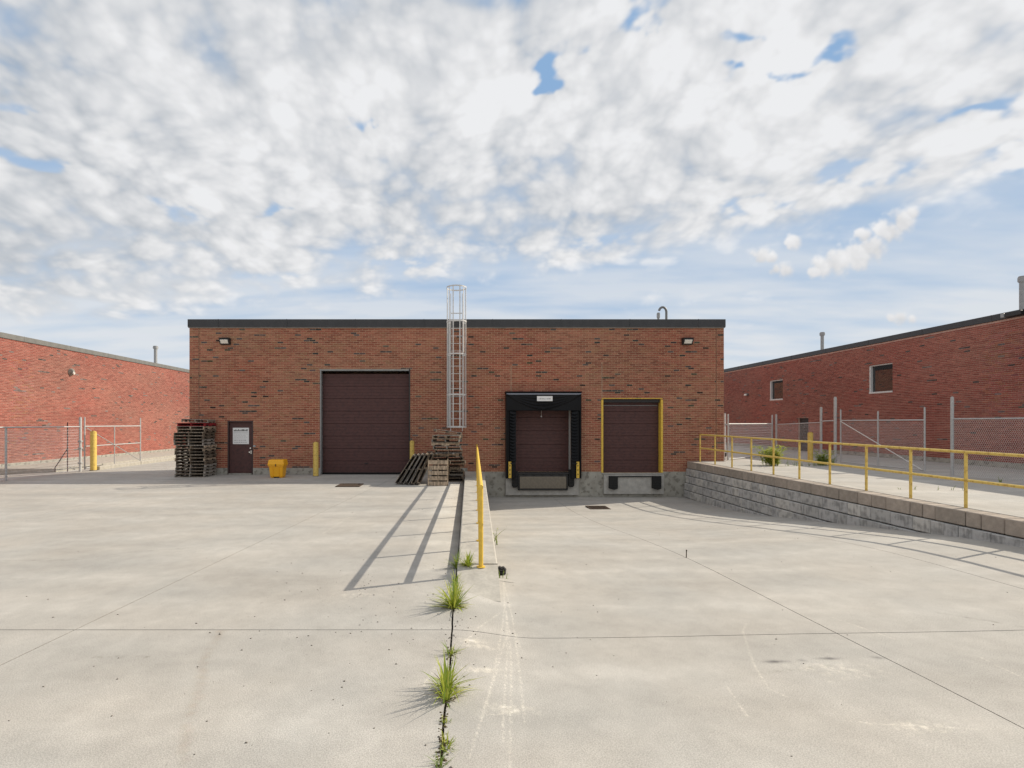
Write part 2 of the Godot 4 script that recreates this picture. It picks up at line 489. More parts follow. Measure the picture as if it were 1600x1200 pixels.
func sky_colour(d: Vector3) -> Color:
	var y := maxf(d.y, 0.0)
	var inv := 1.0 / (y + 0.14)
	var u := d.x * inv
	var w := -d.z * inv
	# clear air
	var h := pow(1.0 - y, 5.0)
	var blue := Color(0.26, 0.43, 0.68).lerp(Color(0.66, 0.75, 0.83), clampf(h * 1.25, 0, 1))
	# thin veil low down
	var veil := clampf(0.72 + 0.9 * sky_d.get_noise_2d(u * 0.9 + w * 0.35 + 9.0, w * 2.6), 0, 1) * smoothstep(0.55, 0.12, y)
	blue = blue.lerp(Color(0.76, 0.785, 0.815), veil * 0.85)
	# the broken layer
	var warp := sky_a.get_noise_2d(u * 1.3 + 31.0, w * 1.3)
	var warp2 := sky_a.get_noise_2d(u * 1.3 - 7.0, w * 1.3 + 12.0)
	var ur := clampf(u, 0.0, 2.2)
	var edge := (2.50 - 0.10 * u - 0.30 * ur * ur) - w + 0.16 * warp
	var cover := smoothstep(lerpf(-0.45, -0.12, smoothstep(-0.2, 1.0, u)), lerpf(0.85, 0.5, smoothstep(-0.2, 1.0, u)), edge)
	# puffs keep their shape low down, so they are cut from a solid noise round the viewer
	var v := Vector3(d.x, y * 1.35, d.z) / (y + 0.42)
	v += Vector3(warp, 0.6 * warp2, warp2) * 0.035
	var big := sky_b.get_noise_2d(u * 1.5, w * 1.7)
	var puff := crest(v * 10.5)
	var lump := crest(v * 2.6 + Vector3(40, 0, 0))
	var wisp := sky_e.get_noise_3dv(v * 15.0)
	var dens := 0.35 + 0.50 * big + 0.62 * puff + 0.34 * lump + 0.13 * wisp
	var gu := u + 0.11 * sky_e.get_noise_2d(u * 4.0, w * 5.0) + 0.05 * wisp
	var gw := w + 0.09 * sky_e.get_noise_2d(u * 4.0 + 20.0, w * 5.0) + 0.03 * wisp
	for g: Array in GAPS:
		var gd := Vector2(gu - g[0], (gw - g[1]) * 1.5).length() / float(g[2])
		if gd < 3.0:
			dens -= 0.80 * smoothstep(3.3, 0.1, gd) * smoothstep(1.0, 0.15, puff + 0.5 * wisp)
	dens -= (1.0 - cover) * 1.25
	var alpha := smoothstep(-0.12, 0.72, dens)
	# sun behind and to the right of the layer: crests bright, hollows and thick bellies greyer
	var side := clampf(0.5 + 0.28 * u, 0.0, 1.0)
	var lit := puff - crest((v + Vector3(0.018, 0.014, -0.010)) * 10.5)
	var b := 0.535 + 0.12 * side + 0.17 * puff + 0.13 * lump + 0.15 * lit + 0.10 * big + 0.06 * wisp
	b = clampf(b, 0.46, 0.87)
	var k := clampf((0.80 - b) * 0.16, 0.0, 0.05)
	var cloud := Color(b * 0.992 - k, b * 0.996 - 0.3 * k, b * 1.008 + 0.5 * k)
	var col := blue.lerp(cloud, alpha * 0.98)
	# puffs
	if d.z < -0.2:
		var ta := -d.x / d.z
		var te := -d.y / d.z
		if ta > 0.5 and ta < 1.0 and te > 0.15 and te < 0.5:
			var f := 0.0
			var low := 0.0
			var nz := crest(Vector3(ta * 24.0, te * 24.0, 0.0))
			var nf := sky_e.get_noise_2d(ta * 40.0, te * 40.0)
			for p: Array in PUFFS:
				var dd := Vector2(ta - p[0] + 0.006 * nf, (te - p[1]) * 1.1)
				var q := 0.98 - dd.length() / float(p[2]) + 0.36 * nz + 0.42 * nf
				if q > f:
					f = q
					low = dd.y / float(p[2])
			var fa := smoothstep(0.05, 0.75, f)
			var br := clampf(0.72 + 0.10 * low + 0.12 * nz + 0.05 * nf, 0.56, 0.90)
			col = col.lerp(Color(br, br * 0.995, br), fa * 0.95)
	return col

func make_sky() -> Sky:
	sky_a = noise(211, 0.9, 3)
	sky_b = noise(223, 0.9, 4)
	sky_c = noise(227, 0.9, 4, FastNoiseLite.TYPE_CELLULAR)
	sky_c.cellular_return_type = FastNoiseLite.RETURN_DISTANCE
	sky_c.cellular_jitter = 1.0
	sky_c.fractal_gain = 0.5
	sky_d = noise(229, 1.0, 5)
	sky_e = noise(233, 0.9, 4)
	var W := 4096
	var Hh := 2048
	var coarse := sky_rows(1024, 0, 1024, 0, 262, 512)
	var im := Image.create(1024, 512, false, Image.FORMAT_RGB8)
	im.fill(lin(0.40, 0.38, 0.34))
	im.blit_rect(coarse, Rect2i(0, 0, 1024, 262), Vector2i.ZERO)
	im.resize(W, Hh, Image.INTERPOLATE_CUBIC)
	var x0 := 1480
	var x1 := 2660
	var finer := sky_rows(W, x0, x1, 530, 1036, Hh)
	im.blit_rect(finer, Rect2i(0, 0, x1 - x0, 1036 - 530), Vector2i(x0, 530))
	# the panorama's left edge is north (-z): swap the halves
	var turned := Image.create(W, Hh, false, Image.FORMAT_RGB8)
	turned.blit_rect(im, Rect2i(W / 2, 0, W / 2, Hh), Vector2i(0, 0))
	turned.blit_rect(im, Rect2i(0, 0, W / 2, Hh), Vector2i(W / 2, 0))
	var p := PanoramaSkyMaterial.new()
	p.panorama = ImageTexture.create_from_image(turned)
	var s := Sky.new()
	s.sky_material = p
	return s

func sky_rows(full: int, x0: int, x1: int, y0: int, y1: int, hh: int) -> Image:
	var out := PackedByteArray()
	out.resize((x1 - x0) * (y1 - y0) * 3)
	var k := 0
	for j in range(y0, y1):
		var th := PI * (0.5 - (j + 0.5) / hh)
		var ct := cos(th)
		var st := sin(th)
		for i in range(x0, x1):
			var ph := ((i + 0.5) / full - 0.5) * TAU
			var c := sky_colour(Vector3(sin(ph) * ct, st, -cos(ph) * ct)).linear_to_srgb()
			out[k] = int(clampf(c.r, 0, 1) * 255.0)
			out[k + 1] = int(clampf(c.g, 0, 1) * 255.0)
			out[k + 2] = int(clampf(c.b, 0, 1) * 255.0)
			k += 3
	return Image.create_from_data(x1 - x0, y1 - y0, false, Image.FORMAT_RGB8, out)

# ---------------------------------------------------------------- ground

const MID := [[0.0, 2.05], [3.4, 2.06], [5.15, 2.13], [6.7, 2.18], [8.6, 2.25], [11.0, 2.45], [13.8, 2.73], [17.2, 2.97], [20.94, 3.03]]
const FAR := [[0.0, 2.03], [8.45, 2.03], [9.4, 2.10], [11.0, 2.28], [12.8, 2.48], [15.0, 2.74], [17.2, 2.95], [20.94, 3.03]]

func along(t: Array, z: float) -> float:
	if z <= t[0][0]:
		return t[0][1]
	for i in t.size() - 1:
		if z <= t[i + 1][0]:
			return lerpf(t[i][1], t[i + 1][1], (z - t[i][0]) / (t[i + 1][0] - t[i][0]))
	return t[t.size() - 1][1]

# the crack between the level yard and the truck ramp, and the right edge of the low wall between them
func crack_x(dep: float) -> float:
	return -0.17 + 0.022 * dep + (0.005 * sin(dep * 3.1) + 0.0025 * sin(dep * 9.7 + 1.0) + 0.0015 * sin(dep * 23.0)) * smoothstep(7.0, 6.4, dep)

func wall_x(dep: float) -> float:
	return 0.29 + 0.0378 * dep

# height of the yard: level on the left, dipping to the docks on the right
func yard_y(x: float, dep: float) -> float:
	var c := crack_x(minf(dep, 20.94))
	if x < -16.0:
		return -0.05 * clampf((-16.0 - x), 0, 5.0)
	if x <= c:
		return 0.0
	var z := 0.0
	for o: float in [-0.8, 0.0, 0.8]:
		z += lerpf(along(MID, dep + o), along(FAR, dep + o), smoothstep(3.85, 9.35, x)) / 3.0
	z += 0.055 * smoothstep(4.6, 0.8, x) * smoothstep(2.0, 4.2, dep) * smoothstep(10.0, 6.5, dep)
	return (2.1 - z) * smoothstep(c, c + 0.85, x) if dep < 7.3 else 2.1 - z

func terrace_y(x: float, dep: float) -> float:
	return lerpf(0.50, 0.34, clampf((x - 9.4) / 11.5, 0, 1)) + 0.006 * (minf(dep, 24.0) - 12.0)

# one cast slab between two edges (x as functions of depth), with sides 0.1 m deep
func slab(parent: Node, xl: Callable, xr: Callable, d0: float, d1: float, height: Callable, nx: int, ragged := false, called := "slab") -> void:
	var nz := maxi(2, int(absf(d1 - d0) / 0.4))
	nz = mini(nz, 60)
	if ragged:
		nz = maxi(int(absf(d1 - d0) / 0.08), 12)
	var b := MB.new()
	var g := 0.006
	var pts := []
	for j in nz + 1:
		var dep := lerpf(d0 + g, d1 - g, float(j) / nz)
		var row := []
		for i in nx + 1:
			var t := float(i) / nx
			t = t * t if nx > 30 else t
			var x := lerpf(xl.call(dep) + g, xr.call(dep) - g, t)
			row.append(Vector3(x, height.call(x, dep), -dep))
		pts.append(row)
	var down := Vector3(0, -0.1, 0)
	var st := func(p: Vector3, q: Vector3, r: Vector3, s: Vector3, out: Vector3) -> void:
		b.quad(p, q, r, s, out)
		for k: Vector3 in [b.v[b.v.size() - 6], b.v[b.v.size() - 5], b.v[b.v.size() - 4], b.v[b.v.size() - 3], b.v[b.v.size() - 2], b.v[b.v.size() - 1]]:
			b.uv.append(Vector2(k.x, -k.z) / 2.3)
			b.uv2.append(Vector2((k.x + 17.0) / 27.0, (-k.z - 1.5) / 20.0))
	for j in nz:
		for i in nx:
			st.call(pts[j][i], pts[j][i + 1], pts[j + 1][i + 1], pts[j + 1][i], Vector3.UP)
	for j in nz:
		st.call(pts[j][0], pts[j + 1][0], pts[j + 1][0] + down, pts[j][0] + down, Vector3.LEFT)
		st.call(pts[j][nx], pts[j + 1][nx], pts[j + 1][nx] + down, pts[j][nx] + down, Vector3.RIGHT)
	for i in nx:
		st.call(pts[0][i], pts[0][i + 1], pts[0][i + 1] + down, pts[0][i] + down, Vector3.BACK)
		st.call(pts[nz][i], pts[nz][i + 1], pts[nz][i + 1] + down, pts[nz][i] + down, Vector3.FORWARD)
	# smooth normals on top
	for k in b.n.size():
		if b.n[k].y > 0.8:
			var p := b.v[k]
			var e := 0.15
			b.n[k] = Vector3(height.call(p.x - e, -p.z) - height.call(p.x + e, -p.z), 2 * e, height.call(p.x, -p.z + e) - height.call(p.x, -p.z - e)).normalized()
	part(parent, called, b.mesh(), M.yard)

func at_x(x: float) -> Callable:
	return func(_d: float) -> float: return x

func make_ground() -> void:
	var g := structure("ground")
	var big := MB.new()
	big.quad(Vector3(-400, -1.45, 400), Vector3(400, -1.45, 400), Vector3(400, -1.45, -400), Vector3(-400, -1.45, -400), Vector3.UP)
	part(g, "base_ground", big.mesh(), M.earth)
	var yard := structure("yard_pavement")
	var crack_l := func(d: float) -> float: return crack_x(d) - 0.003
	var crack_r := func(d: float) -> float: return crack_x(d) + 0.003
	var h := yard_y
	for band: Array in [[-9.0, 5.2], [5.2, 20.9]]:
		slab(yard, at_x(-21.15), at_x(-16.0), band[0], band[1], h, 6)
		slab(yard, at_x(-16.0), at_x(-9.6), band[0], band[1], h, 4)
		slab(yard, at_x(-9.6), func(d: float) -> float: return -4.41 + 0.1 * d, band[0], band[1], h, 4)
		slab(yard, func(d: float) -> float: return -4.41 + 0.1 * d, crack_l, band[0], band[1], h, 4, true)
		slab(yard, at_x(3.85), at_x(7.1), band[0], band[1], h, 8)
		slab(yard, at_x(7.1), at_x(9.6), band[0], band[1], h, 6)
	slab(yard, crack_r, at_x(3.85), -9.0, 5.2, h, 36, true)
	slab(yard, crack_r, at_x(3.85), 5.2, 7.21, h, 36, true)
	slab(yard, func(d: float) -> float: return wall_x(d) - 0.02, at_x(3.85), 7.19, 20.9, h, 12)
	slab(yard, at_x(-21.15), at_x(-16.0), 20.9, 60.0, h, 4)
	slab(yard, at_x(-16.0), at_x(-11.0), 20.9, 23.55, h, 2)
	slab(yard, at_x(-16.0), at_x(-2.65), 23.55, 60.0, h, 3)
	# earth under the joints
	var f := MB.new()
	for j in 76:
		for i in 62:
			var x := -21.1 + i * 0.5
			var z := -9.0 + j * 0.4
			if x > 9.3 or z > 20.6:
				continue
			var q := []
			for o: Array in [[0, 0], [0.5, 0], [0.5, 0.4], [0, 0.4]]:
				var xx: float = x + o[0]
				if absf(xx) < 1.2:
					q.append(Vector3(xx, minf(yard_y(xx, z + o[1]), yard_y(1.3, z + o[1])) - 0.045, -z - o[1]))
				else:
					q.append(Vector3(xx, yard_y(xx, z + o[1]) - (0.0035 if xx < -1.0 else 0.035), -z - o[1]))
			f.quad(q[0], q[1], q[2], q[3], Vector3.UP)
	part(yard, "joint_earth", f.mesh(), M.joint_dirt)

	# terrace on the right
	var ter := structure("terrace")
	var ty := terrace_y
	for band: Array in [[-6.0, 12.45], [12.45, 19.1], [19.1, 27.0], [27.0, 60.0]]:
		var x0 := 9.72 if band[0] < 20.0 else 10.96
		if band[0] == 19.1:
			slab(ter, at_x(9.72), at_x(15.2), 19.1, 20.9, ty, 4)
			slab(ter, at_x(10.97), at_x(15.2), 20.9, 27.0, ty, 4)
			slab(ter, at_x(15.2), at_x(20.85), 19.1, 27.0, ty, 4)
			continue
		slab(ter, at_x(x0), at_x(15.2), band[0], band[1], ty, 4)
		slab(ter, at_x(15.2), at_x(20.85), band[0], band[1], ty, 4)
	var fill := MB.new()
	fill.span(Vector3(9.76, -1.4, 6.0), Vector3(20.84, 0.24, -20.88))
	fill.span(Vector3(10.99, -1.4, -20.93), Vector3(20.84, 0.24, -60.0))
	part(ter, "terrace_fill", fill.mesh(), M.joint_dirt)

	# low wall between the level yard and the ramp, with its rounded-down nose
	var curb := thing("dividing_wall", Vector3(0, 0, 0), "low pale concrete wall between the level yard and the sunken truck ramp", "wall")
	var w := MB.new()
	var seg := 14
	var top := 0.125
	var bev := 0.02
	for i in seg:
		var a := lerpf(7.2, 20.92, float(i) / seg)
		var b2 := lerpf(7.2, 20.92, float(i + 1) / seg)
		var rows := []
		for dep: float in [a, b2]:
			var xl := crack_x(dep) + 0.012
			var xr := wall_x(dep)
			rows.append([Vector3(xl, -0.3, -dep), Vector3(xl, top - bev, -dep), Vector3(xl + bev, top, -dep), Vector3(xr - bev, top, -dep), Vector3(xr, top - bev, -dep), Vector3(xr, -1.3, -dep)])
		for k in 5:
			var out: Vector3 = [Vector3.LEFT, Vector3(-1, 1, 0), Vector3.UP, Vector3(1, 1, 0), Vector3.RIGHT][k]
			w.quad(rows[0][k], rows[0][k + 1], rows[1][k + 1], rows[1][k], out)
	w.quad(Vector3(crack_x(7.2) + 0.012, top, -7.2), Vector3(wall_x(7.2), top, -7.2), Vector3(wall_x(7.2), -0.4, -7.2), Vector3(crack_x(7.2) + 0.012, -0.4, -7.2), Vector3.BACK)
	part(curb, "wall_top", w.mesh(), M.curb_top)
	var nose := MB.new()
	var prof := [[7.165, -0.3], [7.165, 0.113], [7.15, 0.122], [6.95, 0.10], [6.7, 0.055], [6.45, 0.018], [6.25, -0.02], [6.2, -0.3]]
	for i in prof.size() - 1:
		var p0: Array = prof[i]
		var p1: Array = prof[i + 1]
		var e0 := (p0[0] as float)
		var e1 := (p1[0] as float)
		var drop0 := lerpf(0.0, 0.06, clampf((7.15 - e0) / 0.9, 0, 1))
		var drop1 := lerpf(0.0, 0.06, clampf((7.15 - e1) / 0.9, 0, 1))
		nose.quad(Vector3(crack_x(e0) + 0.012, p0[1], -e0), Vector3(wall_x(e0), p0[1] - drop0, -e0), Vector3(wall_x(e1), p1[1] - drop1, -e1), Vector3(crack_x(e1) + 0.012, p1[1], -e1), Vector3(0, 1, 0.2) if i > 0 else Vector3.FORWARD)
	for s in 2:
		for i in range(1, prof.size() - 2):
			var e0: float = prof[i][0]
			var e1: float = prof[i + 1][0]
			var x0 := crack_x(e0) + 0.012 if s == 0 else wall_x(e0)
			var x1 := crack_x(e1) + 0.012 if s == 0 else wall_x(e1)
			var d0 := 0.0 if s == 0 else lerpf(0.0, 0.06, clampf((7.15 - e0) / 0.9, 0, 1))
			var d1 := 0.0 if s == 0 else lerpf(0.0, 0.06, clampf((7.15 - e1) / 0.9, 0, 1))
			nose.quad(Vector3(x0, prof[i][1] - d0, -e0), Vector3(x1, prof[i + 1][1] - d1, -e1), Vector3(x1, -0.4, -e1), Vector3(x0, -0.4, -e0), Vector3.LEFT if s == 0 else Vector3.RIGHT)
	part(curb, "sloped_nose", nose.mesh(), M.curb_top)

	# kerb and walkway in front of the left-hand building
	var kerb := thing("kerb", Vector3(-16.0, 0, -22.6), "long low concrete kerb along the alley beyond the open gate frame", "kerb")
	var zz := 22.9
	while zz < 58.0:
		part(kerb, "kerb_stone", box_mesh(Vector3(0.22, 0.42, 2.98), 0.02), M.kerb, T(-0.12, -0.04, -(zz - 22.6) - 1.5))
		zz += 3.0
	var walk := structure("walkway")
	var wk := MB.new()
	wk.span(Vector3(-21.1, -0.4, -22.9), Vector3(-18.0, 0.06, -58.0))
	part(walk, "walkway_slab", wk.mesh(), M.kerb)

# ---------------------------------------------------------------- brick walls

# Lays courses of bricks on a wall: origin at its foot, `run` its direction, `face` outwards. Openings are [s0, s1, y0, y1].
func lay_bricks(parent: Node, origin: Vector3, run: Vector3, face: Vector3, length: float, y0: float, y1: float, openings: Array, palette: Array, dark: Color, seed_: int, pick: Callable, darkness := 0.45) -> void:
	rng.seed = seed_
	var spot := noise(seed_, 0.85, 2)
	var tone := noise(seed_ + 1, 0.12, 3)
	const L := 0.24
	const C := 0.076
	var rows := int((y1 - y0) / C)
	var single := []
	var xf: Array[Transform3D] = []
	var cols := PackedColorArray()
	for r in rows:
		var yb := y0 + r * C
		var cuts := []
		for o: Array in openings:
			if o[2] < yb + C * 0.6 and o[3] > yb + C * 0.4:
				cuts.append([o[0], o[1]])
		cuts.sort_custom(func(a, b): return a[0] < b[0])
		var spans := []
		var s := 0.0
		for c: Array in cuts:
			if c[0] > s:
				spans.append([s, c[0]])
			s = maxf(s, c[1])
		if s < length:
			spans.append([s, length])
		var shift := 0.0 if r % 2 == 0 else L * 0.5
		for sp: Array in spans:
			var k := int(floor((sp[0] - shift) / L))
			while k * L + shift < sp[1]:
				var a := maxf(k * L + shift, sp[0])
				var b := minf((k + 1) * L + shift, sp[1])
				k += 1
				if b - a < 0.018:
					continue
				var ln := b - a - minf(0.0135, (b - a) * 0.3) + rng.randf_range(-0.002, 0.002)
				var mid := (a + b) * 0.5
				var p := origin + run * mid + Vector3.UP * (yb + C * 0.5 + rng.randf_range(-0.0015, 0.0015)) + face * (-0.016 + rng.randf_range(-0.0015, 0.002))
				var col: Color = palette[rng.randi() % palette.size()]
				var v := 1.0 + 0.24 * tone.get_noise_2d(mid, yb * 2.0) + rng.randf_range(-0.13, 0.13)
				var hue := 1.0 + 0.28 * tone.get_noise_2d(mid * 1.7 + 300.0, yb * 2.6)
				col = Color(col.r * v, col.g * v * hue, col.b * v * hue)
				var is_dark := spot.get_noise_2d(mid * 0.8, yb * 7.0) > darkness and rng.randf() < 0.6 or rng.randf() < 0.0025
				if is_dark:
					var q := rng.randf_range(0.7, 4.0)
					col = Color(dark.r * q, dark.g * q, dark.b * q)
				var t := Transform3D(Basis(run * ln, Vector3.UP * (C - 0.0145), face * 0.04), p)
				if single.size() < 300 and pick.call(mid, yb, is_dark, b - a):
					single.append([t, col, ln])
				else:
					xf.append(t)
					cols.append(col)
	var mm := MultiMesh.new()
	mm.transform_format = MultiMesh.TRANSFORM_3D
	mm.use_colors = true
	mm.mesh = box_mesh(Vector3.ONE)
	mm.instance_count = xf.size()
	for i in xf.size():
		mm.set_instance_transform(i, xf[i])
		mm.set_instance_color(i, cols[i])
	var mi := MultiMeshInstance3D.new()
	mi.name = "brickwork"
	mi.multimesh = mm
	mi.material_override = M.bricks
	mi.set_meta("kind", "stuff")
	parent.add_child(mi, true)
	# the bricks one can pick out, each its own part; tones shared in a few steps
	for e: Array in single:
		var c: Color = e[1]
		var key := "brick_%d_%d_%d" % [int(c.r * 40), int(c.g * 40), int(c.b * 40)]
		if not M.has(key):
			var m := M.bricks.duplicate() as StandardMaterial3D
			m.vertex_color_use_as_albedo = false
			m.albedo_color = lin((int(c.r * 40) + 0.5) / 40.0, (int(c.g * 40) + 0.5) / 40.0, (int(c.b * 40) + 0.5) / 40.0)
			m.resource_name = key
			M[key] = m
		var t: Transform3D = e[0]
		var ln := snappedf(e[2], 0.002)
		part(parent, "brick", box_mesh(Vector3(ln, C - 0.0145, 0.04)), M[key], Transform3D(Basis(run, Vector3.UP, face), t.origin))

# the backing wall with holes, 0.3 m thick, as one mesh
func backing(b: MB, origin: Vector3, run: Vector3, face: Vector3, length: float, y0: float, y1: float, openings: Array, thick := 0.3, front := -0.004) -> void:
	var xs := [0.0, length]
	for o: Array in openings:
		xs.append(clampf(o[0], 0, length))
		xs.append(clampf(o[1], 0, length))
	xs.sort()
	for i in xs.size() - 1:
		var a: float = xs[i]
		var c: float = xs[i + 1]
		if c - a < 0.001:
			continue
		var mid := (a + c) * 0.5
		var ys := []
		for o: Array in openings:
			if o[0] < mid and o[1] > mid:
				ys.append([o[2], o[3]])
		ys.sort_custom(func(p, q): return p[0] < q[0])
		var y := y0
		ys.append([y1, y1 + 1])
		for e: Array in ys:
			if e[0] > y + 0.001:
				var top := minf(e[0], y1)
				var ctr := origin + run * mid + Vector3.UP * (y + top) * 0.5 + face * (front - thick * 0.5)
				b.box(ctr, Vector3(c - a, top - y, thick), Basis(run, Vector3.UP, face))
			y = maxf(y, e[1])

# ribbed sectional door: each section is a part
func overhead_door(parent: Node, called: String, x0: float, x1: float, y0: float, y1: float, z: float, sections: int, label: String) -> Node3D:
	var d := Node3D.new()
	d.name = called
	d.position = Vector3((x0 + x1) * 0.5, y0, z)
	parent.add_child(d, true)
	d.set_meta("label", label)
	var w := x1 - x0
	var sh := (y1 - y0) / sections
	var b := MB.new()
	var ribs := 4
	var pts := PackedVector2Array()
	# outline: x is depth, y is height; shallow ribs, a deeper seam at top and bottom
	var face := [Vector2(-0.012, 0.0), Vector2(0.0, 0.012)]
	for k in ribs:
		var yb := 0.012 + (sh - 0.028) * k / ribs
		var ye := 0.012 + (sh - 0.028) * (k + 1) / ribs
		face.append(Vector2(0.0, ye - 0.026))
		if k < ribs - 1:
			face.append(Vector2(-0.006, ye - 0.018))
			face.append(Vector2(-0.006, ye - 0.008))
			face.append(Vector2(0.0, ye))
	face.append(Vector2(0.0, sh - 0.016))
	face.append(Vector2(-0.014, sh - 0.004))
	for i in face.size() - 1:
		var p: Vector2 = face[i]
		var q: Vector2 = face[i + 1]
		b.quad(Vector3(-w / 2, p.y, p.x), Vector3(w / 2, p.y, p.x), Vector3(w / 2, q.y, q.x), Vector3(-w / 2, q.y, q.x), Vector3(0, 0, 1))
	b.quad(Vector3(-w / 2, 0, -0.05), Vector3(w / 2, 0, -0.05), Vector3(w / 2, sh, -0.05), Vector3(-w / 2, sh, -0.05), Vector3(0, 0, -1))
	b.quad(Vector3(-w / 2, 0, -0.05), Vector3(w / 2, 0, -0.05), Vector3(w / 2, 0, -0.012), Vector3(-w / 2, 0, -0.012), Vector3.DOWN)
	b.quad(Vector3(-w / 2, sh - 0.004, -0.05), Vector3(w / 2, sh - 0.004, -0.05), Vector3(w / 2, sh - 0.004, -0.014), Vector3(-w / 2, sh - 0.004, -0.014), Vector3.UP)
	var m := b.mesh()
	for k in sections:
		part(d, "door_section", m, M.door_brown, T(0, k * sh, 0))
	return d

const MAIN_W := 21.86
const MAIN_X := -10.97
var main_open := []

func make_main_building() -> void:
	var b := thing("brick_warehouse", Vector3(0, 0, ZF), "low orange-brown brick warehouse with loading docks and dark roof edge", "building")
	var x0 := MAIN_X
	var top := 6.079
	# openings in metres along the facade: [left, right, bottom, top]
	var man := [-9.410, -8.363, -0.2, 2.192]
	var big := [-5.628, -1.937, -0.2, 4.299]
	var dock1 := [2.251, 4.659, 0.085, 2.859]
	var dock2 := [5.942, 8.324, 0.058, 3.082]
	var holes := []
	for o: Array in [man, big, dock1, dock2]:
		holes.append([o[0] - x0, o[1] - x0, o[2], o[3]])
	main_open = holes
	var body := MB.new()
	var R := Vector3.RIGHT
	var Bk := Vector3.BACK
	backing(body, Vector3(x0, 0, 0), R, Bk, MAIN_W, -1.3, top + 0.1, holes)
	# sides, back, roof and floor close the room
	var x1 := x0 + MAIN_W
	# (the rear part is narrower: the sun reaches the alley behind the left end)
	var xr := -2.6
	var zb := -2.6
	body.span(Vector3(x0 + 0.001, -1.3, -0.31), Vector3(x0 + 0.3, top + 0.1, zb))
	body.span(Vector3(x0 + 0.302, -1.3, zb + 0.3), Vector3(xr, top + 0.1, zb))
	body.span(Vector3(xr, -1.3, zb - 0.002), Vector3(xr + 0.3, top + 0.1, -32.0))
	body.span(Vector3(x1 - 0.3, -1.3, -0.31), Vector3(x1 - 0.004, top + 0.1, -32.0))
	body.span(Vector3(xr + 0.302, -1.3, -31.7), Vector3(x1 - 0.302, top + 0.1, -32.0))
	part(b, "wall", body.mesh(), M.mortar)
	var inner := MB.new()
	inner.span(Vector3(x0 + 0.305, -0.08, -0.32), Vector3(xr, -0.02, zb + 0.31))
	inner.span(Vector3(xr + 0.305, -0.08, -0.32), Vector3(x1 - 0.305, -0.02, -31.69))
	part(b, "floor", inner.mesh(), M.interior)
	var roof := MB.new()
	roof.span(Vector3(x0 + 0.31, top - 0.25, -0.31), Vector3(xr + 0.305, top - 0.05, zb + 0.305))
	roof.span(Vector3(xr + 0.31, top - 0.25, -0.31), Vector3(x1 - 0.31, top - 0.05, -31.69))
	part(b, "roof", roof.mesh(), M.roof_membrane)
	# brick skin: front, and the sunny right side that the neighbour's windows mirror
	var pal := [Color(0.39, 0.150, 0.090), Color(0.345, 0.122, 0.074), Color(0.42, 0.168, 0.104), Color(0.30, 0.102, 0.063), Color(0.40, 0.142, 0.090), Color(0.375, 0.160, 0.090)]
	var dark := Color(0.036, 0.028, 0.026)
	var fnd := [[0.0, 0.40 - x0, -2.0, 0.262], [0.40 - x0, 30.0, -2.0, 0.112]]
	var joints := [[-10.575 - x0 - 0.008, -10.575 - x0 + 0.008, 0.2, 7.0], [10.575 - x0 - 0.008, 10.575 - x0 + 0.008, 0.0, 7.0], [2.186 - x0 - 0.006, 2.186 - x0 + 0.006, 3.330, 4.403], [5.902 - x0 - 0.006, 5.902 - x0 + 0.006, 3.068, 4.587]]
	var picker := func(_s: float, _y: float, is_dark: bool, ln: float) -> bool: return is_dark and ln > 0.2
	lay_bricks(b, Vector3(x0, 0, 0), R, Bk, MAIN_W, 0.036, top, holes + fnd + joints, pal, dark, 501, picker)
	lay_bricks(b, Vector3(x1, 0, 0), Vector3.FORWARD, R, 32.0, 0.26, top, [], pal, dark, 503, func(_s, _y, _d, _l): return false)
	part(b, "control_joint", box_mesh(Vector3(0.014, top - 0.27, 0.012)), M.control_joint, T(-10.575, (top + 0.27) / 2, -0.002))
	part(b, "control_joint", box_mesh(Vector3(0.014, top - 0.12, 0.012)), M.control_joint, T(10.575, (top + 0.12) / 2, -0.002))
	part(b, "sealant_joint", box_mesh(Vector3(0.012, 4.377 - 3.356, 0.012)), M.sealant, T(2.186, (4.377 + 3.356) / 2, 0.002))
	part(b, "sealant_joint", box_mesh(Vector3(0.012, 4.560 - 3.095, 0.012)), M.sealant, T(5.902, (4.560 + 3.095) / 2, 0.002))
	# brick lintels: soldier edge of pale mortar above the openings is the flashing line
	for o: Array in [big]:
		part(b, "lintel_flashing", box_mesh(Vector3(o[1] - o[0] + 0.1, 0.016, 0.03)), M.sealant, T((o[0] + o[1]) / 2, o[3] + 0.006, -0.006))
	# foundation
	var fd := MB.new()
	backing(fd, Vector3(x0, 0, 0), R, Bk, 0.40 - x0, -0.6, 0.265, [holes[0], holes[1]], 0.2, 0.014)
	backing(fd, Vector3(0.40, 0, 0), R, Bk, x1 - 0.40, -1.3, 0.108, [[dock1[0] - 0.40, dock1[1] - 0.40, dock1[2], 9.0], [dock2[0] - 0.40, dock2[1] - 0.40, dock2[2], 9.0]], 0.2, 0.014)
	part(b, "foundation", fd.mesh(), M.foundation)
	# coping
	var cp := MB.new()
	var cy := 6.183
	var ch := 6.340 - 6.026
	cp.cbox(Vector3((x0 + x1) / 2, cy, -0.12), Vector3(MAIN_W + 0.11, ch, 0.34), 0.012)
	cp.cbox(Vector3(x0 + 0.12, cy - 0.003, -1.46), Vector3(0.34, ch, 2.3), 0.012)
	cp.cbox(Vector3(x1 - 0.12, cy - 0.003, -16.2), Vector3(0.34, ch, 31.7), 0.012)
	part(b, "coping", cp.mesh(), M.coping)
	for k in 8:
		part(b, "coping_seam", box_mesh(Vector3(0.03, ch + 0.008, 0.36), 0.003), M.coping, T(x0 + 1.2 + k * 2.8, cy, -0.118))
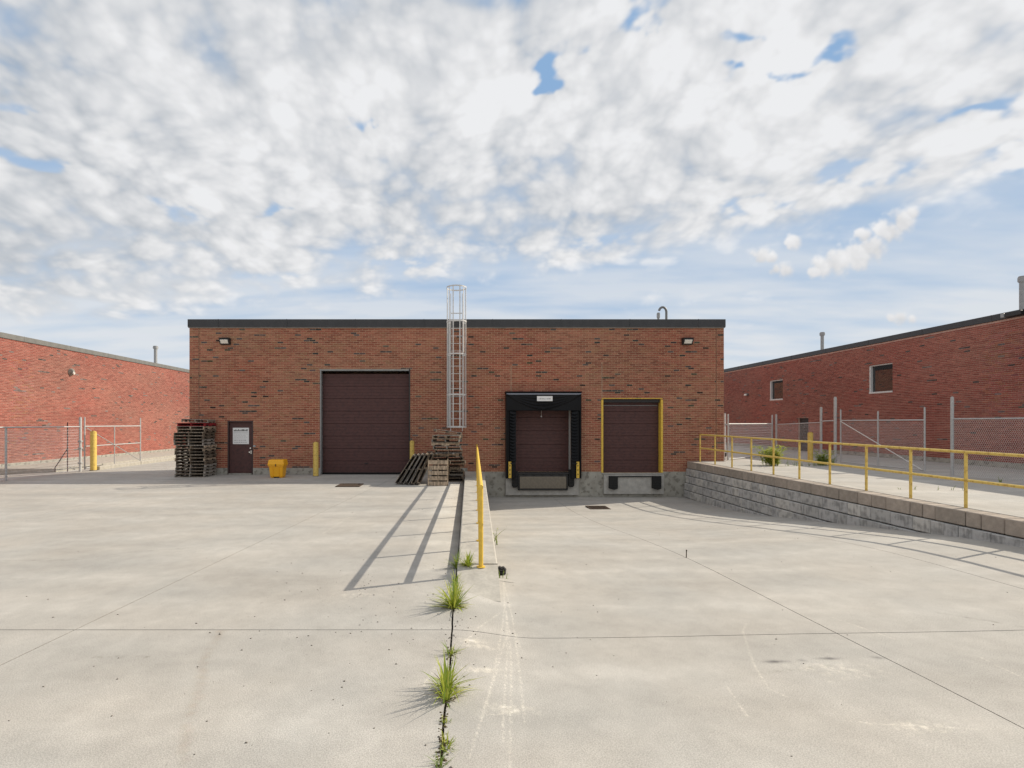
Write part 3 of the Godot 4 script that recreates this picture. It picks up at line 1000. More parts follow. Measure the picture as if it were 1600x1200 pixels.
	part(b, "drip_edge", box_mesh(Vector3(MAIN_W + 0.06, 0.035, 0.05)), M.coping_grey, T((x0 + x1) / 2, cy - ch / 2 - 0.02, 0.022))

	# big drive-in door
	var od := overhead_door(b, "drive_in_door", big[0] + 0.05, big[1] - 0.05, 0.015, 4.142, -0.24, 8, "tall dark brown drive-in door of eight ribbed sections")
	var fr := MB.new()
	fr.span(Vector3(0, 0, -0.20), Vector3(0.05, big[3] - 0.0, 0.012))
	part(od, "jamb", fr.mesh(), M.steel_frame, T(big[0] + 0.001 - od.position.x, 0, 0.24))
	part(od, "jamb", fr.mesh(), M.black_steel, T(big[1] - 0.051 - od.position.x, 0, 0.24))
	part(od, "door_head", box_mesh(Vector3(big[1] - big[0] - 0.104, 0.06, 0.20)), M.steel_frame, T((big[0] + big[1]) / 2 - od.position.x, big[3] - 0.046, 0.14))
	part(od, "bottom_seal", box_mesh(Vector3(big[1] - big[0] - 0.11, 0.05, 0.05)), M.rubber, T((big[0] + big[1]) / 2 - od.position.x, 0.018, 0.03))
	part(od, "lift_handle", box_mesh(Vector3(0.14, 0.03, 0.03), 0.005), M.black_steel, T(0, 0.42, 0.016))

	# man door
	var md := Node3D.new()
	md.name = "personnel_door"
	md.position = Vector3((man[0] + man[1]) / 2, 0, 0)
	md.set_meta("label", "dark brown steel door with a white notice")
	b.add_child(md)
	var mw: float = man[1] - man[0]
	part(md, "leaf", box_mesh(Vector3(mw - 0.12, man[3] - 0.11, 0.045), 0.004), M.door_brown, T(0, (man[3] - 0.07) / 2 + 0.03, -0.09))
	part(md, "jamb", box_mesh(Vector3(0.055, man[3], 0.16), 0.004), M.door_frame_brown, T(-mw / 2 + 0.03, man[3] / 2 + 0.002, -0.07))
	part(md, "jamb", box_mesh(Vector3(0.055, man[3], 0.16), 0.004), M.door_frame_brown, T(mw / 2 - 0.03, man[3] / 2 + 0.002, -0.07))
	part(md, "door_head", box_mesh(Vector3(mw - 0.122, 0.055, 0.16), 0.004), M.door_frame_brown, T(0, man[3] - 0.03, -0.07))
	part(md, "threshold", box_mesh(Vector3(mw - 0.122, 0.04, 0.2), 0.004), M.foundation, T(0, 0.021, -0.04))
	var kn := MB.new()
	kn.tube([Vector3(0, 0, -0.07), Vector3(0, 0, -0.03), Vector3(0, 0, -0.02), Vector3(0, 0, 0.005)], [0.02, 0.018, 0.034, 0.03], 10)
	part(md, "door_knob", kn.mesh(), M.chrome, T(-8.512 - md.position.x, 0.909, 0))
	var lk := MB.new()
	lk.tube([Vector3(0, 0, -0.07), Vector3(0, 0, -0.045)], 0.03, 10)
	part(md, "deadbolt", lk.mesh(), M.chrome, T(-8.496 - md.position.x, 1.071, 0))
	part(md, "strike_guard", box_mesh(Vector3(0.035, 0.14, 0.012), 0.003), M.chrome, T(-8.439 - md.position.x, 0.909, 0.017))
	part(b, "wall_bell_box", box_mesh(Vector3(0.10, 0.075, 0.05), 0.006), M.vent_metal, T(-8.297, 1.158, 0.028))
	part(b, "wall_latch", box_mesh(Vector3(0.17, 0.035, 0.035), 0.004), M.black_steel, T(-8.245, 1.053, 0.02))

	# notice on the door: print on paper, the small lines unreadable as in the picture
	var note := thing("door_notice", Vector3(-8.889, 1.571, ZF - 0.062), "square white printed notice on the brown personnel door", "sign")
	part(note, "sheet", box_mesh(Vector3(0.66, 0.67, 0.008), 0.001), M.paper)
	rng.seed = 9
	var lines := MB.new()
	var greys := MB.new()
	var xx := -0.29
	while xx < 0.26:
		var lw := rng.randf_range(0.022, 0.05)
		lines.span(Vector3(xx, 0.19, 0.0042), Vector3(xx + lw, 0.19 + rng.randf_range(0.05, 0.09), 0.0052))
		xx += lw + 0.014
	greys.span(Vector3(-0.3, 0.115, 0.0042), Vector3(0.29, 0.137, 0.0052))
	for r in 5:
		xx = -0.27
		while xx < 0.22:
			var lw := rng.randf_range(0.04, 0.12)
			greys.span(Vector3(xx, 0.05 - r * 0.036, 0.0042), Vector3(xx + lw, 0.058 - r * 0.036, 0.0052))
			xx += lw + 0.03
	for r in 2:
		xx = -0.27
		while xx < 0.24:
			var lw := rng.randf_range(0.03, 0.1)
			greys.span(Vector3(xx, -0.19 - r * 0.085, 0.0042), Vector3(xx + lw, -0.16 - r * 0.085, 0.0052))
			xx += lw + 0.025
	part(note, "heading", lines.mesh(), M.print_dark)
	part(note, "small_print", greys.mesh(), M.print_grey)

	# dock doors
	overhead_door(b, "dock_door", dock1[0] - 0.0, dock1[1] + 0.0, dock1[2] + 0.002, dock1[3] + 0.05, -0.31, 5, "dark brown dock door behind the black shelter").position.z = -0.312
	var d2 := overhead_door(b, "dock_door", dock2[0] + 0.012, dock2[1] - 0.012, dock2[2] + 0.002, dock2[3] - 0.0, -0.262, 6, "dark brown ribbed dock door between yellow jambs")
	part(d2, "top_seal", box_mesh(Vector3(dock2[1] - dock2[0] - 0.03, 0.02, 0.03)), M.steel_frame, T(-0.05, 2.820 - dock2[2], 0.014))
	part(d2, "head_hood", box_mesh(Vector3(dock2[1] - dock2[0] - 0.03, 0.13, 0.16)), M.black_steel, T(0, dock2[3] - dock2[2] - 0.07, 0.085))
	for s in 2:
		var xj: float = dock2[0] if s == 0 else dock2[1]
		var sg := 1.0 if s == 0 else -1.0
		part(d2, "yellow_jamb", box_mesh(Vector3(0.012, dock2[3] - dock2[2] - 0.002, 0.24)), M.yellow, T(xj + sg * 0.0075 - d2.position.x, (dock2[3] - dock2[2]) / 2, 0.143))
		part(d2, "yellow_jamb_face", box_mesh(Vector3(0.085, dock2[3] - dock2[2] - 0.04, 0.012), 0.003), M.yellow, T(xj - sg * 0.03 - d2.position.x, (dock2[3] - dock2[2]) / 2 - 0.01, 0.275))
	part(d2, "yellow_head", box_mesh(Vector3(dock2[1] - dock2[0] + 0.11, 0.03, 0.05), 0.003), M.yellow, T(0, dock2[3] - dock2[2] + 0.022, 0.262))
	part(d2, "door_sill", box_mesh(Vector3(dock2[1] - dock2[0] + 0.1, 0.03, 0.16), 0.004), M.dock_pad, T(0, -0.02, 0.27))

func make_dock_gear() -> void:
	# concrete pads below the doors
	var p1 := thing("dock_pad", Vector3(3.442, -0.839, ZF), "pale concrete pad under the black dock shelter", "dock pad", "concrete dock pads")
	part(p1, "pad", box_mesh(Vector3(4.934 - 1.958, -0.086 - -0.839, 0.1), 0.012), M.dock_pad, T(0, (-0.086 - -0.839) / 2, 0.068))
	var p2 := thing("dock_pad", Vector3(7.172, -0.792, ZF), "pale concrete pad under the dock door with yellow jambs", "dock pad", "concrete dock pads")
	part(p2, "pad", box_mesh(Vector3(8.402 - 5.955, 0.006 - -0.792, 0.1), 0.012), M.dock_pad, T(0, (0.006 - -0.792) / 2, 0.068))
	# leveller
	var lv := thing("dock_leveler", Vector3(3.455, -0.622, ZF + 0.119), "black framed dock leveller with beige folded lip below the shelter", "dock leveler")
	var w := 4.476 - 2.460
	var h := 0.032 - -0.622
	part(lv, "frame", box_mesh(Vector3(w, h, 0.10), 0.01), M.black_steel, T(0, h / 2, 0.051))
	part(lv, "lip_plate", box_mesh(Vector3(4.410 - 2.526, -0.073 - -0.557, 0.025), 0.008), M.leveler_plate, T(0, h / 2 - 0.01, 0.115))
	for s: float in [-1.0, 1.0]:
		part(lv, "side_rib", box_mesh(Vector3(0.035, h - 0.03, 0.05), 0.005), M.black_steel, T(s * (w / 2 - 0.025), h / 2, 0.126))
	part(lv, "top_plate", box_mesh(Vector3(w + 0.2, 0.06, 0.34), 0.008), M.black_steel, T(0, h + 0.031, -0.05))
	for k in 5:
		part(lv, "hinge_knuckle", box_mesh(Vector3(0.12, 0.035, 0.04), 0.008), M.black_steel, T(-0.72 + k * 0.36, h - 0.035, 0.13))
	# bumpers
	var bump := [[803.8, 735.5, 760.5, 9.0, "black rubber bumper left of the beige leveller lip"], [891, 735.5, 760, 8.5, "black rubber bumper right of the beige leveller lip"], [956, 743.2, 764, 13.0, "left black bumper with pointed foot under the yellow-jamb door"], [1023, 743.2, 764, 13.5, "right black bumper with pointed foot under the yellow-jamb door"]]
	for i in 4:
		var e: Array = bump[i]
		var y1: float = 2.1 + (661.0 - e[1]) * 0.026175
		var y0: float = 2.1 + (661.0 - e[2]) * 0.026175
		var bw: float = e[3] * 0.026175
		var t := thing("dock_bumper", Vector3((e[0] - 715.0) * 0.026175, y0, ZF + 0.119), e[4], "bumper", "rubber dock bumpers")
		var b := MB.new()
		var hh := y1 - y0
		if i < 2:
			b.prism(PackedVector2Array([Vector2(-bw / 2, 0.05), Vector2(-bw / 2 + 0.04, 0), Vector2(bw / 2 - 0.05, 0), Vector2(bw / 2, 0.08), Vector2(bw / 2, hh), Vector2(-bw / 2, hh)]), 0.0, 0.13)
		else:
			b.prism(PackedVector2Array([Vector2(-bw / 2, 0.05), Vector2(0.02, 0), Vector2(bw / 2, 0.04), Vector2(bw / 2, hh), Vector2(-bw / 2, hh)]), 0.0, 0.13)
		part(t, "rubber_block", b.mesh(), M.rubber)
		for k in 4:
			part(t, "ply_groove", box_mesh(Vector3(bw - 0.02, 0.008, 0.006)), M.black_steel, T(0, 0.12 + k * (hh - 0.16) / 4.0, 0.132))
	var bar := thing("bumper_bar", Vector3(7.172, -0.073, ZF + 0.119), "thin black steel bar joining the two bumpers under the yellow-jamb door", "steel bar")
	part(bar, "bar", box_mesh(Vector3(1.38, 0.045, 0.05), 0.006), M.black_steel, T(0, 0, 0.026))

	# dock shelter
	var sh := thing("dock_shelter", Vector3(3.455, -0.125, ZF), "black fabric dock shelter with sagging head curtain and pleated sides", "dock shelter")
	var oy := -0.125
	var half := 1.51
	var dz := 0.42
	# side pads
	for s: float in [-1.0, 1.0]:
		part(sh, "side_frame", box_mesh(Vector3(0.05, 3.330 - oy, dz), 0.006), M.vinyl, T(s * (half - 0.027), (3.330 - oy) / 2, dz / 2 + 0.006))
		part(sh, "side_back", box_mesh(Vector3(0.34, 2.650 - oy, 0.05), 0.006), M.vinyl, T(s * (half - 0.225), (2.650 - oy) / 2, dz - 0.10))
		# overlapping wear pleats, like shingles
		var y := 0.62
		while y < 2.597 - oy - 0.05:
			var pl := MB.new()
			var rowp := []
			for k in 9:
				var t := k / 8.0
				var sag := -0.05 * sin(t * PI)
				rowp.append([Vector3(-0.13 + 0.26 * t, 0.21 + sag, dz - 0.07 + 0.02 * sin(t * PI)), Vector3(-0.13 + 0.26 * t, sag, dz + 0.02 + 0.05 * sin(t * PI)), Vector3(-0.13 + 0.26 * t, sag - 0.006, dz - 0.005)])
			for k in 8:
				for q in 2:
					pl.quad(rowp[k][q], rowp[k + 1][q], rowp[k + 1][q + 1], rowp[k][q + 1], Vector3(0, 0.2 if q == 0 else -1.0, 1 if q == 0 else 0))
			part(sh, "side_pleat", pl.mesh(), M.vinyl, T(s * (half - 0.185), y, 0, Basis(Vector3.UP, -s * 0.22)))
			y += 0.125
	# head box with sloped top and curtain
	part(sh, "head_frame", box_mesh(Vector3(half * 2 + 0.05, 0.05, dz + 0.02), 0.008), M.vinyl, T(0, 3.343 - oy, dz / 2 + 0.01))
	part(sh, "head_edge", box_mesh(Vector3(half * 2 - 0.02, 0.055, 0.03), 0.01), M.shelter_edge, T(0, 3.262 - oy, dz + 0.022))
	var cur := MB.new()
	var nx := 60
	var ny := 26
	var ctop := 3.252 - oy
	var cbot := 2.610 - oy
	var folds := func(u: float, t: float) -> float:
		var f := 0.0
		# swags hang between the two upper corners
		for k in 4:
			var dip := 0.18 + 0.22 * k
			var line := dip * (1.0 - pow(absf(u), 1.7)) + 0.07 * (1.0 - absf(u))
			var amp := 0.050 * (1.0 - 0.55 * absf(u)) * (0.5 + 0.5 * t)
			f += amp * exp(-pow((t - line) / 0.045, 2.0))
		f += 0.012 * sin(u * 7.0 + t * 3.0) * t
		return f
	for j in ny:
		for i in nx:
			var q := []
			for o: Array in [[0, 0], [1, 0], [1, 1], [0, 1]]:
				var u: float = -1.0 + 2.0 * (i + o[0]) / nx
				var t: float = float(j + o[1]) / ny
				q.append(Vector3(u * (half - 0.015), lerpf(ctop, cbot + 0.015 * sin(u * 5.0), t), dz + 0.012 + folds.call(u, t)))
			cur.quad(q[0], q[1], q[2], q[3], Vector3.BACK)
	part(sh, "head_curtain", cur.mesh(), M.vinyl)
	part(sh, "curtain_hem", box_mesh(Vector3(half * 2 - 0.04, 0.03, 0.03), 0.01), M.vinyl, T(0, cbot, dz + 0.016))
	for s: float in [-1.0, 1.0]:
		var st := part(sh, "guide_strip", box_mesh(Vector3(0.115, 0.556 - -0.099, 0.03), 0.006), M.yellow, T(s * (half - 0.15), (0.556 - -0.099) / 2 + 0.02, dz + 0.018))
		for k in 3:
			part(st, "black_mark", box_mesh(Vector3(0.035, 0.05, 0.006)), M.black_steel, T(0, -0.17 + k * 0.17, 0.018))
	var pc := thing("shelter_placard", Vector3(3.476, 3.074, ZF + dz + 0.105), "small white maker's placard on the black head curtain of the dock shelter", "sign")
	part(pc, "plate", box_mesh(Vector3(0.62, 0.20, 0.012), 0.002), M.paper)
	var pr := MB.new()
	rng.seed = 15
	var xx := -0.24
	while xx < 0.22:
		var lw := rng.randf_range(0.02, 0.05)
		pr.span(Vector3(xx, -0.03, 0.006), Vector3(xx + lw, rng.randf_range(0.0, 0.03), 0.0068))
		xx += lw + 0.02
	part(pc, "faded_print", pr.mesh(), M.seal_grey)
	var pull := thing("door_pull_cord", Vector3(3.460, 2.375, ZF - 0.2), "short pull cord with a small pale knob in front of the sheltered dock door", "cord")
	var cd := MB.new()
	cd.tube([Vector3(0, 0, 0), Vector3(0, 0.42, 0)], 0.008, 6)
	part(pull, "cord", cd.mesh(), M.cord_pale)
	var kb := MB.new()
	kb.tube([Vector3(0, -0.03, 0), Vector3(0, -0.015, 0), Vector3(0, 0.015, 0), Vector3(0, 0.03, 0)], [0.005, 0.028, 0.028, 0.006], 8)
	part(pull, "knob", kb.mesh(), M.paper)
	var tr := thing("door_track", Vector3(4.596, 0.202, ZF + 0.0), "pale vertical steel strip at the right edge of the sheltered dock door", "door track")
	part(tr, "strip", box_mesh(Vector3(0.075, 2.650 - 0.202, 0.05), 0.006), M.seal_grey, T(0, (2.650 - 0.202) / 2, -0.06))
	part(tr, "foot_bracket", box_mesh(Vector3(0.12, 0.06, 0.08), 0.006), M.black_steel, T(0, -0.03, -0.06))
	var rope := thing("hanging_strap", Vector3(2.199, 0.660, ZF + 0.3), "frayed pale strap hanging inside the left side of the dock shelter", "strap")
	for k in 3:
		var rp := MB.new()
		var rr := [[0.0, 0.0, 0.03], [0.07, 0.22, 0.05], [0.09, 0.5, 0.04], [0.06, 0.86, 0.02]]
		var pts := []
		for e: Array in rr:
			pts.append(Vector3(e[0] + 0.03 * sin(k * 2.0 + e[1] * 6.0), e[1] + 0.06 * k, e[2] + 0.012 * k))
		rp.tube(pts, 0.007, 5)
		part(rope, "strand", rp.mesh(), M.cord_pale)

# ---------------------------------------------------------------- neighbours

func make_neighbours() -> void:
	var top := 6.06
	# left, its wall in the sun
	var xl := -21.2
	var lb := thing("brick_building", Vector3(xl, 0, -12.0), "long salmon-red brick building in full sun behind the wire fence", "building", "neighbouring brick buildings")
	var w := MB.new()
	backing(w, Vector3(0, 0, 4.0), Vector3.FORWARD, Vector3.RIGHT, 52.0, -1.3, top + 0.1, [])
	w.span(Vector3(-18.0, -1.3, 4.0), Vector3(-0.32, top + 0.1, 3.7))
	w.span(Vector3(-18.0, -1.3, -47.7), Vector3(-0.32, top + 0.1, -48.0))
	w.span(Vector3(-18.3, -1.3, 4.0), Vector3(-18.01, top + 0.1, -48.0))
	part(lb, "wall", w.mesh(), M.mortar_red)
	part(lb, "roof", box_mesh(Vector3(17.6, 0.2, 51.3)), M.roof_membrane, T(-9.2, top - 0.15, -22.0))
	var red := [Color(0.345, 0.108, 0.078), Color(0.31, 0.094, 0.068), Color(0.37, 0.122, 0.090), Color(0.28, 0.082, 0.060), Color(0.34, 0.114, 0.082)]
	var pick_l := func(s: float, y: float, _d: bool, ln: float) -> bool: return s > 16.2 and s < 17.6 and y > 1.0 and ln > 0.2
	lay_bricks(lb, Vector3(0, 0, 4.0), Vector3.FORWARD, Vector3.RIGHT, 52.0, 0.20, top, [], red, Color(0.060, 0.045, 0.042), 601, pick_l, 0.52)
	part(lb, "foundation", box_mesh(Vector3(0.2, 1.0, 51.9), 0.01), M.foundation, T(-0.084, -0.305, -22.0))
	part(lb, "coping", box_mesh(Vector3(0.36, 0.25, 52.1), 0.012), M.coping_grey, T(-0.13, top + 0.13, -22.0))
	for k in 17:
		part(lb, "coping_seam", box_mesh(Vector3(0.375, 0.256, 0.03), 0.003), M.coping_grey, T(-0.13, top + 0.13, 2.0 - k * 3.0))
	var lamp := thing("wall_light", Vector3(xl + 0.012, 4.90, -28.05), "round pale wall light high on the sunlit salmon brick building", "wall light", "lights on the walls")
	var lm := MB.new()
	lm.tube([Vector3(0, 0, 0), Vector3(0.05, 0, 0), Vector3(0.12, 0, 0), Vector3(0.16, 0, 0)], [0.20, 0.20, 0.15, 0.05], 14)
	part(lamp, "housing", lm.mesh(), M.foundation)
	var ll := MB.new()
	ll.tube([Vector3(0.1, -0.05, 0), Vector3(0.20, -0.09, 0)], [0.08, 0.06], 10)
	part(lamp, "lens", ll.mesh(), M.lens)

	# right, its wall in the shade
	var xr := 20.9
	var rb := thing("brick_building", Vector3(xr, 0, -8.0), "long dark red brick building with two square windows in the shade", "building", "neighbouring brick buildings")
	var win := [[Vector2(34.26, 32.9), 3.60, 4.93], [Vector2(26.0, 24.6), 3.58, 5.02]]
	var o: Array = []
	var d0 := 8.0
	# run goes towards the camera, starting at depth 60
	for e: Array in win:
		o.append([60.0 - e[0].x, 60.0 - e[0].y, e[1], e[2]])
	o.append([60.0 - 31.4, 60.0 - 30.5, 0.22, 2.40])
	var w2 := MB.new()
	backing(w2, Vector3(0, 0, -52.0), Vector3.BACK, Vector3.LEFT, 56.0, -1.3, top + 0.1, o)
	w2.span(Vector3(0.32, -1.3, 4.0), Vector3(18.0, top + 0.1, 3.7))
	w2.span(Vector3(0.32, -1.3, -51.7), Vector3(18.0, top + 0.1, -52.0))
	w2.span(Vector3(18.01, -1.3, 4.0), Vector3(18.3, top + 0.1, -52.0))
	part(rb, "wall", w2.mesh(), M.mortar_red)
	part(rb, "roof", box_mesh(Vector3(17.6, 0.2, 55.3)), M.roof_membrane, T(9.2, top - 0.15, -24.0))
	var pick_r := func(s: float, y: float, _d: bool, ln: float) -> bool: return 60.0 - s > 18.7 and 60.0 - s < 20.3 and y > 2.3 and ln > 0.2
	lay_bricks(rb, Vector3(0, 0, -52.0), Vector3.BACK, Vector3.LEFT, 56.0, 0.60, top, o, red, Color(0.060, 0.045, 0.042), 607, pick_r, 0.52)
	var fd := MB.new()
	backing(fd, Vector3(0, 0, -52.0), Vector3.BACK, Vector3.LEFT, 56.0, -0.6, 0.60, [o[2]], 0.2, 0.016)
	part(rb, "foundation", fd.mesh(), M.foundation)
	part(rb, "coping", box_mesh(Vector3(0.36, 0.25, 56.1), 0.012), M.coping, T(0.13, top + 0.13, -24.0))
	for k in 18:
		part(rb, "coping_seam", box_mesh(Vector3(0.375, 0.256, 0.03), 0.003), M.coping, T(0.13, top + 0.13, 3.0 - k * 3.0))
	for e: Array in win:
		var zc: float = -(e[0].x + e[0].y) / 2 + 8.0
		var ww: float = e[0].x - e[0].y
		var hh: float = e[2] - e[1]
		var n := Node3D.new()
		n.name = "window"
		n.position = Vector3(0.0, (e[1] + e[2]) / 2, zc)
		rb.add_child(n, true)
		part(n, "pane", box_mesh(Vector3(0.012, hh - 0.1, ww - 0.1)), M.glass, T(0.14, 0, 0))
		part(n, "sill", box_mesh(Vector3(0.20, 0.075, ww), 0.006), M.window_frame, T(0.08, -hh / 2 + 0.04, 0))
		part(n, "frame_head", box_mesh(Vector3(0.10, 0.06, ww), 0.006), M.window_frame, T(0.10, hh / 2 - 0.032, 0))
		part(n, "frame_side", box_mesh(Vector3(0.14, hh - 0.14, 0.07), 0.006), M.window_frame, T(0.08, 0.007, -ww / 2 + 0.037))
		part(n, "frame_side", box_mesh(Vector3(0.10, hh - 0.14, 0.06), 0.006), M.window_frame, T(0.11, 0.007, ww / 2 - 0.032))
	var dr := Node3D.new()
	dr.name = "steel_door"
	dr.position = Vector3(0, 0.22, -30.95 + 8.0)
	rb.add_child(dr, true)
	part(dr, "leaf", box_mesh(Vector3(0.05, 2.16, 0.88), 0.004), M.black_steel, T(0.12, 1.09, 0))
	part(dr, "threshold", box_mesh(Vector3(0.25, 0.05, 0.88), 0.004), M.foundation, T(0.03, 0.026, 0))
	part(dr, "door_handle", box_mesh(Vector3(0.05, 0.03, 0.12), 0.004), M.chrome, T(0.075, 1.0, 0.34))
	# roof drain stub in the roof edge
	part(rb, "roof_drain_box", box_mesh(Vector3(0.16, 0.16, 0.55), 0.01), M.black_steel, T(-0.12, top + 0.12, -19.1 + 8.0))
	part(rb, "roof_drain_spout", box_mesh(Vector3(0.17, 0.16, 0.12), 0.01), M.vent_metal, T(-0.13, top + 0.12, -19.46 + 8.0))
	var l2 := thing("wall_light", Vector3(xr - 0.012, 4.15, -36.9), "tiny pale wall light on the shaded red brick building", "wall light", "lights on the walls")
	part(l2, "housing", box_mesh(Vector3(0.14, 0.16, 0.34), 0.02), M.vent_pipe, T(-0.07, 0, 0))
	part(l2, "lens", box_mesh(Vector3(0.06, 0.11, 0.26), 0.01), M.lens, T(-0.15, -0.02, 0))

	# roof vents
	vent(Vector3(-24.3, 6.0, -41.2), 0.125, 2.3, "thin metal roof vent with round cap on the sunlit left-hand building")
	vent(Vector3(24.5, 6.0, -34.4), 0.10, 2.2, "slim metal roof vent rising far along the shaded right-hand building")
	vent(Vector3(22.1, 6.0, -20.05), 0.08, 1.85, "stout metal roof vent nearest the right edge of the picture")
	var gn := thing("gooseneck_vent", Vector3(8.677 + 0.35, 5.85, ZF - 1.2), "grey gooseneck pipe bent over on the warehouse roof", "roof vent", "vents on the roofs")
	var p := MB.new()
	var pts := [Vector3(0, 0, 0), Vector3(0, 0.95, 0)]
	for k in 9:
		var a := PI * k / 8.0 * 0.92
		pts.append(Vector3(-0.16 + 0.16 * cos(a), 1.06 + 0.20 * sin(a), 0))
	p.tube(pts, 0.05, 12)
	part(gn, "pipe", p.mesh(), M.vent_pipe)
	vent(Vector3(8.371 + 0.31, 5.85, ZF - 1.2), 0.045, 1.02, "short capped pipe beside the gooseneck on the warehouse roof")

func vent(at: Vector3, r: float, h: float, label: String) -> void:
	var t := thing("roof_vent", at, label, "roof vent", "vents on the roofs")
	var b := MB.new()
	b.tube([Vector3.ZERO, Vector3(0, h - 0.22, 0)], r, 14)
	part(t, "pipe", b.mesh(), M.vent_metal)
	var c := MB.new()
	c.tube([Vector3(0, h - 0.24, 0), Vector3(0, h - 0.2, 0), Vector3(0, h - 0.06, 0), Vector3(0, h, 0)], [r * 1.2, r * 1.55, r * 1.55, r * 1.2], 14)
	part(t, "cap", c.mesh(), M.vent_metal)

# ---------------------------------------------------------------- on the facade

func make_facade_gear() -> void:
	for e: Array in [[-9.470, "white-lensed wall light high at the left end of the warehouse"], [9.358, "white-lensed wall light high at the right end of the warehouse"]]:
		var t := thing("wall_light", Vector3(e[0], 5.416, ZF + 0.006), e[1], "wall light", "lights on the walls")
		var b := MB.new()
		b.prism(PackedVector2Array([Vector2(0.0, -0.12), Vector2(0.10, -0.12), Vector2(0.20, 0.02), Vector2(0.20, 0.12), Vector2(0.0, 0.12)]), -0.20, 0.20, Vector3.ZERO, Basis(Vector3.BACK, Vector3.UP, Vector3.LEFT))
		part(t, "housing", b.mesh(), M.black_steel)
		var l := MB.new()
		l.cbox(Vector3(0, -0.01, 0.165), Vector3(0.31, 0.17, 0.03), 0.008, Basis(Vector3.RIGHT, 0.6))
		part(t, "lens", l.mesh(), M.lens)
		part(t, "visor", box_mesh(Vector3(0.44, 0.025, 0.24), 0.006), M.black_steel, T(0, 0.13, 0.115))

	# caged ladder
	var cx := -0.042
	var lad := thing("caged_ladder", Vector3(cx, 1.917, ZF), "galvanized roof ladder with round safety cage on the brick facade", "ladder")
	var y0 := 1.917
	var rail := 0.235
	var off := 0.20
	for s: float in [-1.0, 1.0]:
		var b := MB.new()
		b.box(Vector3(s * rail, (7.387 - y0 - 0.1) / 2 - 0.05, off), Vector3(0.028, 7.387 - y0 + 0.1, 0.06))
		part(lad, "side_rail", b.mesh(), M.ladder_metal)
		for y: float in [0.15, 1.7, 3.2, 4.1]:
			part(lad, "wall_bracket", box_mesh(Vector3(0.04, 0.05, off - 0.02)), M.galvanized_dull, T(s * rail, y, off / 2 + 0.004))
	var rung := MB.new()
	rung.tube([Vector3(-rail, 0, off), Vector3(rail, 0, off)], 0.014, 8)
	var rm := rung.mesh()
	var y := 0.05
	while y < 6.602 - y0:
		part(lad, "rung", rm, M.ladder_metal, T(0, y, 0))
		y += 0.305
	part(lad, "rung", rm, M.ladder_metal, T(0, 6.555 - y0, 0))
	var r := 0.395
	var cz := off + 0.33
	for i in 5:
		var hy: float = [7.610, 6.223, 4.888, 3.252, 1.943][i] - y0
		hy = (hy + y0 - 2.1) * 0.978 + 2.1 - y0
		var hb := MB.new()
		var pts := []
		var a0 := 0.0 if i == 0 else -0.62 * PI
		var a1 := TAU if i == 0 else 0.62 * PI
		for k in 33:
			var a := lerpf(a0, a1, k / 32.0)
			pts.append([sin(a), cos(a)])
		var n := 32
		for k in n:
			var p: Array = pts[k]
			var q: Array = pts[k + 1]
			for side in 2:
				var rr := r + (0.004 if side == 0 else -0.004)
				hb.quad(Vector3(p[0] * rr, hy - 0.026, cz + p[1] * rr), Vector3(q[0] * rr, hy - 0.026, cz + q[1] * rr), Vector3(q[0] * rr, hy + 0.026, cz + q[1] * rr), Vector3(p[0] * rr, hy + 0.026, cz + p[1] * rr), Vector3(p[0], 0, p[1]) * (1.0 if side == 0 else -1.0))
			for e: float in [-0.026, 0.026]:
				hb.quad(Vector3(p[0] * (r - 0.004), hy + e, cz + p[1] * (r - 0.004)), Vector3(p[0] * (r + 0.004), hy + e, cz + p[1] * (r + 0.004)), Vector3(q[0] * (r + 0.004), hy + e, cz + q[1] * (r + 0.004)), Vector3(q[0] * (r - 0.004), hy + e, cz + q[1] * (r - 0.004)), Vector3(0, e, 0))
		if i > 0:
			for s: float in [-1.0, 1.0]:
				var ex := sin(0.62 * PI) * r
				var ez := cz + cos(0.62 * PI) * r
				hb.box(Vector3(s * (ex + rail) / 2, hy, (ez + off) / 2), Vector3(0.16, 0.045, 0.012), Basis(Vector3.UP, s * 0.1))
		part(lad, "cage_hoop", hb.mesh(), M.ladder_metal)
	for a: float in [-78.0, -47.0, -20.0, 20.0, 47.0, 78.0, -112.0, 112.0]:
		var ar := deg_to_rad(a)
		var cb := MB.new()
		cb.box(Vector3(sin(ar) * (r - 0.008), (7.518 - y0) / 2, cz + cos(ar) * (r - 0.008)), Vector3(0.042, 7.518 - y0, 0.008), Basis(Vector3.UP, ar))
		part(lad, "cage_bar", cb.mesh(), M.ladder_metal)
	part(lad, "side_channel", box_mesh(Vector3(0.13, 6.236 - y0, 0.05), 0.008), M.galvanized_dull, T(-0.366 - cx, (6.236 - y0) / 2, 0.035))

# ---------------------------------------------------------------- pallets

var pallet_stringers := {}

func notched(d: float, h: float) -> ArrayMesh:
	var key := "%.3f %.3f" % [d, h]
	if not pallet_stringers.has(key):
		var b := MB.new()
		var o := PackedVector2Array([Vector2(-d / 2, 0)])
		for c: float in [-d * 0.26, d * 0.26]:
			o.append(Vector2(c - 0.12, 0)); o.append(Vector2(c - 0.10, 0.038)); o.append(Vector2(c + 0.10, 0.038)); o.append(Vector2(c + 0.12, 0))
		o.append(Vector2(d / 2, 0)); o.append(Vector2(d / 2, h)); o.append(Vector2(-d / 2, h))
		b.prism(o, -0.019, 0.019, Vector3.ZERO, Basis(Vector3.FORWARD, Vector3.UP, Vector3.RIGHT))
		pallet_stringers[key] = b.mesh()
	return pallet_stringers[key]

